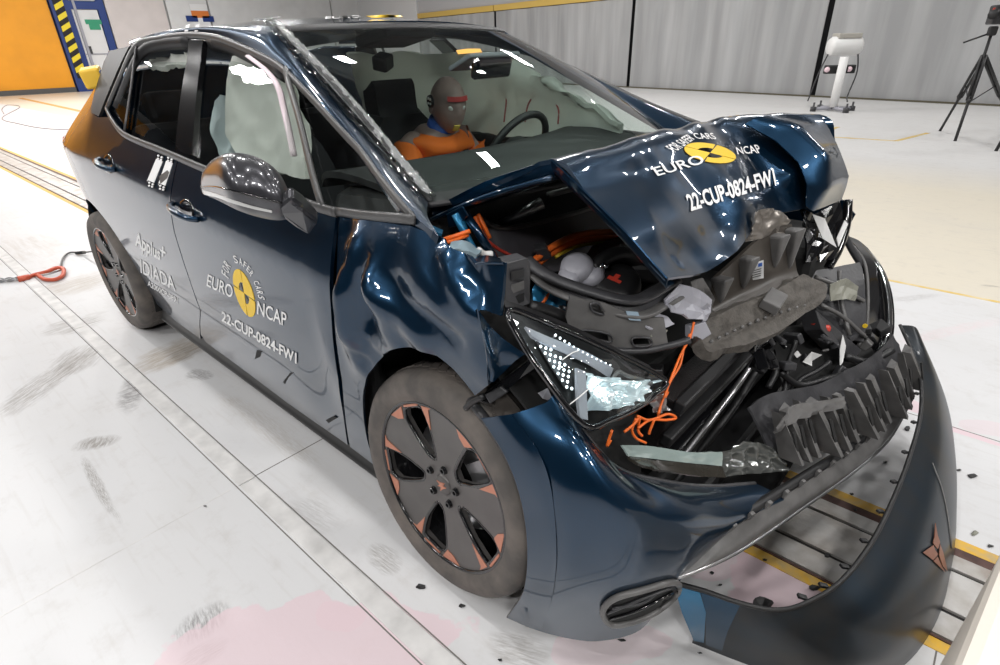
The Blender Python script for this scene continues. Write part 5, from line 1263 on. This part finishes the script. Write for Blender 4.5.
# deployed airbags
G = [L3([(226, 56, -.64), (238, 54, -.64), (252, 56, -.64), (270, 70, -.66), (282, 86, -.68)]), L3([(219, 84, -.66), (236, 82, -.63), (256, 84, -.62), (276, 92, -.64), (288, 108, -.69)]), L3([(216, 112, -.69), (236, 112, -.655), (258, 112, -.64), (278, 116, -.66), (293, 130, -.71)]), L3([(220, 138, -.71), (240, 140, -.68), (262, 142, -.67), (282, 146, -.69), (298, 155, -.73)]), L3([(236, 166, -.74), (250, 168, -.72), (268, 172, -.71), (286, 178, -.73), (296, 180, -.75)])]
cb = netobj('curtain_airbag', [[p+np.array((-.004, .03, -.002)) for p in r] for r in G], airbag, CAR, n=6, s=1, th=.02, amp=.016, sc=7, seed=2)
hem = smoothpoly([p+np.array((.004, -.016, 0)) for p in [G[0][2], G[0][3], G[0][4], G[1][4], G[2][4], G[3][4]]], 5); tube('airbag_hem', hem, .010, mat('pinkish_hem', (.78, .66, .70), .8), cb, 6, flat=.5)
G = [L3([(212, 100, -.60), (226, 96, -.58), (236, 110, -.58)]), L3([(212, 130, -.64), (226, 132, -.62), (238, 140, -.62)]), L3([(222, 160, -.68), (234, 162, -.66), (244, 166, -.66)])]
netobj('side_airbag', G, mat('pale_blue_fabric', (.50, .58, .60), .85), CAR, n=5, th=.02, amp=.03, sc=9)
G = [L3([(150, 60, -.60), (160, 57, -.60), (172, 54, -.60), (186, 53, -.60)]), L3([(150, 68, -.62), (160, 66, -.62), (172, 65, -.62), (186, 64, -.62)])]
netobj('curtain_airbag', G, airbag, CAR, n=6, th=.02, amp=.02, sc=14)
G = [[np.array((x, .66-.10*(z-1.05)/.4+.012*sin(x*9), z-.02*abs(sin(x*7)))) for x in np.linspace(-2.3, -.45, 12)] for z in (1.40, 1.28, 1.14, 1.02)]
for r in G:
    for i, p in enumerate(r):
        p[2] = min(p[2], 1.483-(p[0]+1.10)/.865*.42-.075); p[1] = min(p[1], .62 if p[2] < 1.2 else .56)
netobj('curtain_airbag', G, airbag, CAR, n=4, th=.02, amp=.03, sc=6, seed=7, toward=(-1, -2, 1.2))
redline = mat('red_stitching', (.42, .12, .12), .8)
for l in ([(525, 122, .60), (528, 105, .60), (536, 95, .60), (548, 95, .60), (558, 108, .60), (558, 124, .60)], [(504, 122, .60), (506, 95, .60), (498, 78, .60)]):
    cable(l, .004, redline, 'airbag_stitching')
box('overhead_console', (-1.16, 0, 1.455), (.22, .26, .05), dashmat, CAR, rot(0, radians(-10), 0), .02)
box('rear_view_mirror', PY(492, 68, .0), (.03, .22, .07), blackgloss, CAR, rot(0, .2, .1), .02)
netobj('screen_sticker', [[hit(bvh_of(windscreen), a, b, .003) for a, b in ((456, 51), (468, 49.5), (480, 49.5))], [hit(bvh_of(windscreen), a, b, .003) for a, b in ((458, 55), (470, 54), (482, 53))]], mat('amber_sticker', (.85, .42, .02), .5), CAR, n=3, th=.001)
box('sun_visor', PY(485, 61, .25), (.14, .30, .02), greyplastic, CAR, rot(0, radians(-22), 0), .006)
# mounting box on the rear bench (dark camera head in front of the pale airbag)
box('onboard_camera', PY(383, 62, .30), (.08, .09, .07), black, CAR, rot(.3, .2, .4), .012)

# ------------------------------------------------------------------ crash test dummy in the driver's seat
DM = thing('crash_test_dummy', 'crash test dummy in orange shirt belted behind the steering wheel', 'dummy', (-1.25, .36, .54))
dl = np.array((-1.25, .36, .54))
def skinbody(name, verts, edges, rad, m, parent, root=0, sub=2):
    me = bpy.data.meshes.new(name); me.from_pydata([tuple(np.array(v)-dl) for v in verts], edges, []); me.update()
    o = obj(name, me, m, parent)
    o.modifiers.new('skin', 'SKIN').use_smooth_shade = True
    sv = me.skin_vertices[0].data
    for i, r in enumerate(rad): sv[i].radius = (r, r) if not hasattr(r, '__len__') else r
    sv[root].use_root = True
    s_ = o.modifiers.new('sub', 'SUBSURF'); s_.levels = sub; s_.render_levels = sub
    return o
hc = np.array((-1.255, .36, 1.165))
bv = [(-1.27, .36, .62), (-1.31, .36, .78), (-1.35, .36, .92), (-1.36, .36, 1.00), (-1.33, .36, 1.05), (-1.30, .36, 1.09),
      (-1.36, .17, .985), (-1.24, .10, .80), (-1.02, .20, .82), (-.90, .24, .90), (-1.36, .55, .985), (-1.24, .62, .80), (-1.02, .52, .82), (-.90, .48, .90),
      (-1.22, .27, .58), (-.82, .25, .66), (-.60, .25, .36), (-1.22, .45, .58), (-.82, .47, .66), (-.60, .47, .36)]
be = [(0, 1), (1, 2), (2, 3), (3, 4), (4, 5), (3, 6), (6, 7), (7, 8), (8, 9), (3, 10), (10, 11), (11, 12), (12, 13), (0, 14), (14, 15), (15, 16), (0, 17), (17, 18), (18, 19)]
br_ = [(.13, .16), (.12, .15), (.13, .16), (.09, .12), .055, .052, .062, .05, .04, .03, .062, .05, .04, .03, .09, .07, .05, .09, .07, .05]
body = skinbody('body', bv, be, br_, skin, DM)
sv_ = bv[:4]+[bv[6], tuple(np.array(bv[6])*.35+np.array(bv[7])*.65), bv[10], tuple(np.array(bv[10])*.35+np.array(bv[11])*.65)]
skinbody('shirt', sv_, [(0, 1), (1, 2), (2, 3), (3, 4), (4, 5), (3, 6), (6, 7)], [(.145, .175), (.135, .165), (.145, .175), (.10, .135), .082, .066, .082, .066], shirt, DM)
# fingers closed on the wheel rim
for y0, sg in ((.24, 1), (.48, -1)):
    for k in range(4):
        b0 = np.array((-.885, y0+(-.03+.02*k)*sg, .915)); tube('finger', [b0-dl, b0+(.03, 0, .022)-dl, b0+(.05, 0, .01)-dl, b0+(.045, 0, -.015)-dl], [.010, .010, .009, .008], skin, body, 8)
    tube('thumb', [np.array((-.90, y0+.035*sg, .91))-dl, np.array((-.87, y0+.05*sg, .93))-dl, np.array((-.845, y0+.045*sg, .94))-dl], [.011, .010, .009], skin, body, 8)
# head: ellipsoid pushed into skull, brow, nose, lips, chin
V = []; NU, NV = 28, 20
for j in range(NV+1):
    ph = pi*j/NV
    for i in range(NU):
        a = 2*pi*i/NU
        x, y, z = sin(ph)*cos(a), sin(ph)*sin(a), cos(ph)
        X, Y_, Z_ = x*.098, y*.076, z*.118
        if z < -.1: X += .010*(x > 0)*(-z); Y_ *= 1+.28*z
        fx = max(0, x)
        X += .022*math.exp(-((y)/.16)**2-((z+.12)/.16)**2)*(x > 0)        # nose
        X += .008*math.exp(-((y)/.5)**2-((z-.16)/.10)**2)*(x > 0)          # brow
        X -= .010*(math.exp(-((y-.38)/.16)**2-((z-.02)/.10)**2)+math.exp(-((y+.38)/.16)**2-((z-.02)/.10)**2))*(x > 0)   # eye sockets
        X += .008*math.exp(-((y)/.26)**2-((z+.42)/.08)**2)*(x > 0) - .006*math.exp(-((y)/.3)**2-((z+.50)/.03)**2)*(x > 0)    # lips
        X += .010*math.exp(-((y)/.3)**2-((z+.75)/.14)**2)*(x > 0)          # chin
        V.append((X, Y_, Z_))
Fc = [(j*NU+i, (j+1)*NU+i, (j+1)*NU+(i+1) % NU, j*NU+(i+1) % NU) for j in range(NV) for i in range(NU)]
head = obj('head', mesh('head', V, Fc), skin, DM); head.location = tuple(hc-dl); head.rotation_euler = (0, .12, -.25); head.scale = (1.08, 1.08, 1.08)
for sgn in (-1, 1):
    v, f = lathe([(0, .0), (.018, .004), (.024, .0), (.02, -.004)], 14, 'Y'); o = obj('ear', mesh('ear', [(p[0]*.7, p[1], p[2]) for p in v], f), skin, head); o.location = (-.01, sgn*.080, -.01)
    v, f = lathe([(0, .006), (.010, .004), (.013, 0)], 12, 'Y'); o = obj('eye', mesh('eye', v, f), whiteplastic, head); o.location = (.082, sgn*.030, .004); o.rotation_euler = (0, 0, -pi/2+sgn*.3)
redp = mat('red_chalk', (.55, .06, .06), .8); bluep2 = mat('blue_chalk', (.05, .15, .55), .8); yel2 = mat('yellow_chalk', (.75, .55, .10), .8)
def patch(name, y, z, w, h, m, x=.105):
    rows = [[np.array((x*math.sqrt(max(.05, 1-(yy/.085)**2-(zz/.13)**2))+.006, yy, zz)) for yy in np.linspace(y-w, y+w, 5)] for zz in np.linspace(z-h, z+h, 3)]
    B = netpts(rows, 2, 1); V, Fc = gridmesh(B); Fc = orient(V, Fc, (2, y*8, z)); V, Fc = shell(V, Fc, .006)
    return obj(name, mesh(name, V, Fc), m, head)
patch('chalk_patch', 0, .042, .05, .010, redp); patch('chalk_patch', -.005, -.082, .014, .012, yel2)
v, f = lathe([(0, -.004), (.026, -.004), (.027, .004)], 20, 'Y'); tm = obj('head_target', mesh('head_target', v, f), blackgloss, head); tm.location = (-.005, -.085, .02)
for dx, dz in ((-.009, -.009), (.009, .009), (-.009, .010), (.010, -.009)):
    v, f = lathe([(0, -.006), (.005, -.006), (.005, 0)], 10, 'Y'); o = obj('target_dot', mesh('target_dot', v, f), white, head); o.location = (-.005+dx, -.086, .02+dz)
tube('neck_sleeve', [np.array((-1.335, .36, 1.035))-dl, np.array((-1.30, .36, 1.085))-dl], .068, bluecloth, DM, 14)
tube('seat_belt', smoothpoly([np.array(p)-dl for p in ((-1.42, .56, 1.08), (-1.30, .50, 1.02), (-1.19, .40, .88), (-1.13, .26, .68))], 5), .024, seatmat, DM, 8, flat=.15, upv=(1, 0, 0))

# ------------------------------------------------------------------ torn-off bumper skin standing on the floor
inn = [(672, 582, .26), (705, 591, .265), (740, 603, .27), (778, 610, .27), (808, 602, .275), (840, 582, .28), (870, 545, .285), (893, 500, .29), (910, 455, .31), (921, 410, .34), (918, 368, .38), (900, 325, .46)]
out = [(692, 643, .012), (735, 660, .012), (780, 676, .012), (830, 690, .012), (876, 682, .012), (912, 658, .012), (938, 618, .012), (950, 576, .015), (956, 530, .03), (953, 478, .06), (943, 420, .13), (912, 342, .38)]
I3 = [PZ(*p) for p in inn]; O3 = [PZ(*p) for p in out]
emblemcopper = mat('dull_copper', (.26, .105, .06), .4, .5)
SK = thing('bumper_skin', 'torn-off curved dark bumper skin with copper emblem standing on the floor', 'bumper panel', (.75, -.2, 0))
so = np.array((.75, -.2, 0))
def bow(t, k): return [a*(1-t)+b*t+np.array((.030*sin(pi*t), -.012*sin(pi*t), .035*sin(pi*t))) for a, b in zip(I3, O3)]
G = [[p-so for p in bow(t, 0)] for t in (0, .3, .65, .9, 1.0)]
skinface = netobj('skin_panel', G, mat('scuffed_dark_bumper_paint', (.005, .014, .024), .42, .5, .22, noise_amt=.5, noise_scale=7, col2=(.018, .017, .016), coat_rough=.15), SK, n=6, s=1, th=.005, toward=np.array((1.3, -1.6, 1.2))-so)
V_, F_ = o_surf[skinface.name]; kb = BVHTree.FromPolygons([Vector(a+so) for a in V_], F_)
def onskin(px, py): return hit(kb, px, py, .004)-so
tube('skin_edge', smoothpoly([p-so for p in I3], 5), .006, black, SK, 6)
for i, p in enumerate(smoothpoly(I3, 3)[12:-3:2]):
    box('edge_clip', p-so+np.array((-.014, .006, .0)), (.022, .012, .008), black, SK, rot(0, .3, .6+.1*i), .002)
for l in ([(934, 523), (936, 535), (938.5, 542), (936, 549), (931.5, 543), (933, 537)], [(932, 545), (921.5, 552.5), (931.5, 560), (936.5, 554), (933.5, 550)], [(938.5, 544), (941.5, 552), (946, 571), (941, 566), (937.5, 555)], [(932, 561), (936, 556.5), (940, 566), (944, 572)]):
    _shape('emblem', l, onskin, emblemcopper, SK)
# blue end: lamp highlight on the metallic paint, put into the colour of two patches
_shape('blue_highlight_end', [(701, 592), (722, 599), (740, 605), (728, 630), (722, 650), (706, 644), (706, 612)], lambda a, b: hit(kb, a, b, .002)-so, mat('mid_blue_highlight', (.005, .038, .080), .36, .8, .6), SK)
_shape('blue_highlight_end', [(674, 585), (700, 592), (706, 612), (704, 642), (694, 640), (682, 612)], lambda a, b: hit(kb, a, b, .0022)-so, mat('bright_blue_highlight', (.012, .13, .26), .33, .8, 1), SK)
tube('crease_line', [hit(kb, a, b, .001)-so for a, b in smoothpoly([(932, 463), (942, 490), (948, 520), (951, 548)], 5)], .0025, charlight, SK, 6)

# ------------------------------------------------------------------ yellow target block taped to the rear pillar
bpos = PY(98, 77, -.71)
TB = thing('target_block', 'yellow block on dark mount sticking out from the rear roof pillar', 'marker', tuple(bpos))
box('block', (0, -.02, 0), (.115, .085, .085), yblock, TB, rot(.15, .1, -.35), .01)
box('mount', (.06, .045, -.02), (.04, .09, .11), mat('blue_grey_mount', (.10, .12, .18), .5), TB, rot(.1, .1, -.3), .006)
box('clamp', (.03, .05, -.075), (.07, .08, .06), black, TB, None, .008)

# ------------------------------------------------------------------ tow chain, hook and cable at the rear wheel
ch0, ch1 = PZ(-6, 281.5, .012), PZ(22, 279, .012)
TC = thing('tow_chain', 'steel tow chain with orange-red safety hook lying behind the rear wheel', 'chain', (float(ch1[0]), float(ch1[1]), 0))
co = np.array((ch1[0], ch1[1], 0))
lk = [np.array((.028*cos(a), .013*sin(a), 0)) for a in np.linspace(0, 2*pi, 14, endpoint=False)]
dv = ch1-ch0; nL = max(6, int(np.linalg.norm(dv)/.042)); an = atan2(dv[1], dv[0])
for k in range(nL):
    c = ch0+dv*(k+.5)/nL-co; R = rot(pi/2*.9 if k % 2 else 0.1, 0, 0); Rz = rot(0, 0, an)
    tube('link', [Rz @ (R @ p)+c+np.array((0, 0, .006)) for p in lk], .0055, steel, TC, 6, True)
hookm = mat('orange_red_hook', (.55, .10, .05), .4, .2)
hook = smoothpoly([PZ(*p, .016)-co for p in ((24, 279), (34, 275), (46, 272), (56, 268), (63, 268.5), (63, 275), (55, 279.5), (44, 279), (38, 275))], 5)
tube('hook', hook, .014, hookm, TC, 8)
tube('swivel', [PZ(18, 279.5, .016)-co, PZ(30, 277, .016)-co], .022, hookm, TC, 8)
tube('latch', smoothpoly([PZ(*p, .02)-co for p in ((38, 276), (50, 273.5), (60, 270))], 3), .008, steel, TC, 6)
TW = tube('tow_cable', smoothpoly([PZ(60, 268, .012), PZ(63, 258, .012), PZ(70, 252.5, .012), PZ(82, 252.5, .02), PZ(96, 251, .08)], 6), .007, charlight, None, 6, label='thin grey wire loop between the red hook and the rear wheel', cat='cable')
TW['label'] = 'thin grey wire loop between the red hook and the rear wheel'; TW['category'] = 'cable'
sleeve = tube('ferrule', [PZ(76, 253, .016), PZ(85, 252.3, .022)], .013, black, TW, 8)
FC = tube('floor_cable', smoothpoly([PZ(*p, .008) for p in ((4, 114), (2, 109), (8, 105), (20, 107), (2, 118), (20, 124), (45, 128.5), (80, 130))], 6), .012, mat('grey_floor_cable', (.32, .28, .28), .6), None, 6)
FC['label'] = 'thin grey cable curled on the floor before the orange door'; FC['category'] = 'cable'

# ------------------------------------------------------------------ light sensor on a white stand by the curtain
SB = PZ(832, 111, 0)
ST = thing('sensor_stand', 'white floor stand with a speed sensor head in front of the grey curtain', 'stand', tuple(SB))
def sdp(px, py): return depth(px, py, SB)-SB
topz = sdp(842, 56)[2]
tube('column', [(0, 0, .08), (0, 0, topz)], .085, whiteplastic, ST, 16)
for sx in (-1, 1):
    for sy in (-1, 1):
        tube('foot_arm', [(0, 0, .06), (sx*.32, sy*.26, .05)], .035, greyplastic, ST, 8)
        V, Fc = lathe([(0, .0), (.06, 0), (.06, .09), (.02, .10), (.02, .18), (0, .18)], 12, 'Z'); o = obj('castor', mesh('castor', V, Fc), charcoal, ST); o.location = (sx*.32, sy*.26, 0)
hd = sdp(845, 46)
wv = np.array(_r0)
tube('sensor_head', [hd-wv*.34, hd-wv*.29, hd+wv*.26, hd+wv*.32], [.15, .19, .19, .16], whiteplastic, ST, 18)
box('head_top', hd+np.array((0, 0, .20)), (.50, .30, .10), mat('warm_grey_plastic', (.42, .40, .36), .5), ST, rot(0, 0, atan2(wv[1], wv[0])), .02)
br2 = sdp(841, 69); box('sensor_bar', br2-np.array((0, .12, 0)), (.64, .12, .17), black, ST, rot(0, 0, atan2(wv[1], wv[0])), .02)
for s_ in (-.25, .23):
    V, Fc = lathe([(0, -.03), (.05, -.03), (.055, .0)], 14, 'Y'); o = obj('lens', mesh('lens', V, Fc), mat('pink_lens', (.8, .6, .65), .2) if 'pink_lens' not in MATS else MATS['pink_lens'], ST); o.location = tuple(br2-np.array((0, .19, 0))+wv*s_)
tube('signal_cable', smoothpoly([hd+wv*.28, hd+wv*.40+np.array((0, 0, -.5)), hd+wv*.32+np.array((0, 0, -1.0)), np.array((.25, 0, .2))], 6), .015, charcoal, ST, 6)
tube('signal_cable', smoothpoly([hd-wv*.28, hd-wv*.44+np.array((0, 0, -.5)), hd-wv*.56+np.array((0, 0, -1.1))], 6), .014, charcoal, ST, 6)

# ------------------------------------------------------------------ camera tripods at the right edge
def tripod(c, label, hgt, feet, headdir):
    T = thing('camera_tripod', label, 'tripod', tuple(c), 0)
    apex = np.array((0, 0, hgt))
    for fx, fy in feet:
        e = np.array((fx, fy, .01)); a = apex*.94
        m_ = a*.48+e*.52
        for s_ in (-.022, .022): tube('leg', [a+np.array((s_, 0, 0)), m_+np.array((s_, 0, 0))], .020, black, T, 8)
        tube('leg_tip', [m_+(a-m_)*.12, e], .020, black, T, 8); tube('leg_lock', [m_+(a-m_)*.02, m_-(a-m_)*.05], .030, black, T, 8)
        V, Fc = lathe([(0, 0), (.022, 0), (.016, .03), (0, .04)], 10, 'Z'); o = obj('rubber_foot', mesh('rubber_foot', V, Fc), black, T); o.location = (fx, fy, 0)
        tube('spreader', [np.array((0, 0, hgt*.42)), a*.62+e*.38], .009, charcoal, T, 6)
    tube('centre_column', [np.array((0, 0, hgt*.40)), np.array((0, 0, hgt+.22))], .020, black, T, 10)
    box('pan_head', np.array((0, 0, hgt+.24)), (.10, .10, .12), black, T, rot(0, 0, .4), .02)
    tube('pan_handle', [np.array((0, 0, hgt+.22)), np.array((-.28, -.12, hgt+.10))], .012, black, T, 8)
    box('camera_body', np.array((.02, 0, hgt+.44)), (.22, .18, .24), charcoal, T, rot(0, 0, .5), .02)
    tube('camera_lens', [np.array((.0, -.05, hgt+.46)), np.array((-.04, -.24, hgt+.44))], .06, black, T, 14)
    box('camera_tag', np.array((-.03, -.10, hgt+.50)), (.08, .02, .05), redmat, T, rot(0, 0, .5), .004)
    return T
TA = PY(986, 50, 9.7); T0 = np.array((TA[0], TA[1], 0))
f_ = [PZ(*p, 0)-T0 for p in ((940, 131), (955, 141), (1012, 128))]
tripod(T0, 'black camera tripod on three legs before the grey curtain', float(TA[2]), [(v[0], v[1]) for v in f_], 0)
T1 = PZ(1015, 150, 0)
f_ = [PZ(*p, 0)-T1 for p in ((996, 151), (1030, 158), (1020, 138))]
tripod(T1, 'second camera tripod cut off by the right edge of the picture', 1.25, [(v[0], v[1]) for v in f_], 0)

# ------------------------------------------------------------------ white cabinet corner close to the camera
WC = thing('equipment_case', 'blurred off-white equipment case at the bottom right corner', 'case', (1.18, -.86, 0))
casem = mat('off_white_case', (.80, .74, .66), .6)
pA, pB = PZ(957, 668, .62), PZ(1001, 560, .62)
dd = (pB-pA)/np.linalg.norm(pB-pA); pA = pA-dd*.05; pB = pB+dd*.10; nn_ = np.array((dd[1], -dd[0], 0))
if nn_[0] < 0: nn_ = -nn_
cc = (pA+pB)/2+nn_*.16; ang = atan2(dd[1], dd[0]); o0 = np.array((1.18, -.86, 0))
box('case_body', cc-o0+np.array((0, 0, .02-.31)), (np.linalg.norm(pB-pA), .32, .56), casem, WC, rot(0, 0, ang), .02)
box('case_lid', cc-o0+np.array((0, 0, -.025)), (np.linalg.norm(pB-pA)+.004, .324, .05), casem, WC, rot(0, 0, ang), .02)
for s_ in (-1, 1):
    box('latch', cc-o0+np.array((0, 0, -.06))+nn_*.164+dd*s_*.07, (.03, .012, .05), steel, WC, rot(0, 0, ang), .003)
tube('case_handle', smoothpoly([cc-o0+nn_*.162+dd*t+np.array((0, 0, z)) + nn_*w for t, z, w in ((-.06, -.16, 0), (-.055, -.165, .03), (.055, -.165, .03), (.06, -.16, 0))], 4), .007, charcoal, WC, 8)
for s_ in (-1, 1): box('case_foot', cc-o0+np.array((0, 0, -.605))+dd*s_*.1, (.04, .25, .03), black, WC, rot(0, 0, ang), .004)

# ------------------------------------------------------------------ debris on the floor
debris = [(421, 587, 14, 5, 2.2, 'long pointed black plastic splinter on the floor below the front wheel'), (462, 606, 9, 5, 1.1, 'small ribbed black plastic piece on the floor below the front wheel'),
 (762, 603, 22, 15, .5, 'largest torn black shard on the pink stain inside the bumper skin'), (814, 588, 12, 7, 1.0, 'black shard on the lower yellow line inside the bumper skin'), (807, 602, 9, 4, .2, 'thin black splinter beside the bumper skin clip on the pink stain'),
 (907, 429, 8, 6, .4, 'small square black chip between the absorber and the bumper skin'), (972, 476, 11, 6, .9, 'ragged black shard on the white floor right of the bumper skin'), (975, 533, 10, 6, .6, 'grey-green chip above the yellow line at the right edge'),
 (765, 560, 6, 3, .8, 'tiny black chip on white floor left of the yellow line'), (712, 573, 5, 4, 0, 'tiny black chip under the bumper lip by the pink stain'), (720, 585, 5, 3, .3, 'tiny black crumb on the pale pink patch above the skin edge'),
 (958, 470, 8, 2, .1, 'thin black sliver left of the ragged shard'), (885, 572-110, 5, 3, .5, 'tiny dark crumb on the white floor above the upper yellow line'), (852, 494, 5, 3, .6, 'small crumb lying on the upper yellow line'), (928, 515-135, 4, 3, .2, 'tiny crumb on white floor right of the far bumper tip'),
 (990, 532+14, 8, 3, .7, 'curled black strip on the yellow line at the right edge'), (828, 556, 9, 6, .4, 'dark chip on the steel rail plate'), (855, 510, 4, 3, .2, 'small dark crumb on the steel rail under the lip'),
 (500, 660, 5, 3, .4, 'tiny dark crumb at the bottom edge under the bumper corner'), (622, 640, 12, 4, .3, 'flat black scrap at the foot of the bumper corner'), (700, 655-2, 5, 2, .1, 'small black splinter below the end of the bumper skin'), (205, 506, 4, 2, .3, 'tiny dark crumb on the floor left of the car')]
dark = mat('debris_black', (.015, .015, .016), .45)
random.seed(21)
for px, py, w, h, seed_, lab_ in debris:
    onrail = 'rail' in lab_; z0 = .0105 if onrail else .0028
    c = PZ(px, py, z0); k = np.linalg.norm(PZ(px+1, py, z0)-c); kk = np.linalg.norm(PZ(px, py+1, z0)-c)
    n_ = 7; P = []
    for i in range(n_):
        a = 2*pi*i/n_; rr = random.uniform(.55, 1.1); q = PZ(px+w/2*cos(a)*rr, py+h/2*sin(a)*rr, z0)
        P.append(q-c)
    hgt = min(.03, .25*h*k)
    V = [np.array((p[0], p[1], 0)) for p in P]+[np.array((p[0]*.85+random.uniform(-.004, .004), p[1]*.85, hgt*random.uniform(.3, 1))) for p in P]
    Fc = [tuple(range(n_-1, -1, -1)), tuple(range(n_, 2*n_))]+[(i, (i+1) % n_, (i+1) % n_+n_, i+n_) for i in range(n_)]
    me = mesh('plastic_shard', V, Fc, False); fixn(me)
    o = obj('plastic_shard', me, dark if 'grey-green' not in lab_ else MATS['pale_olive_plastic'], None, lab_, 'shard', 'broken plastic on the floor'); o.location = tuple(c)
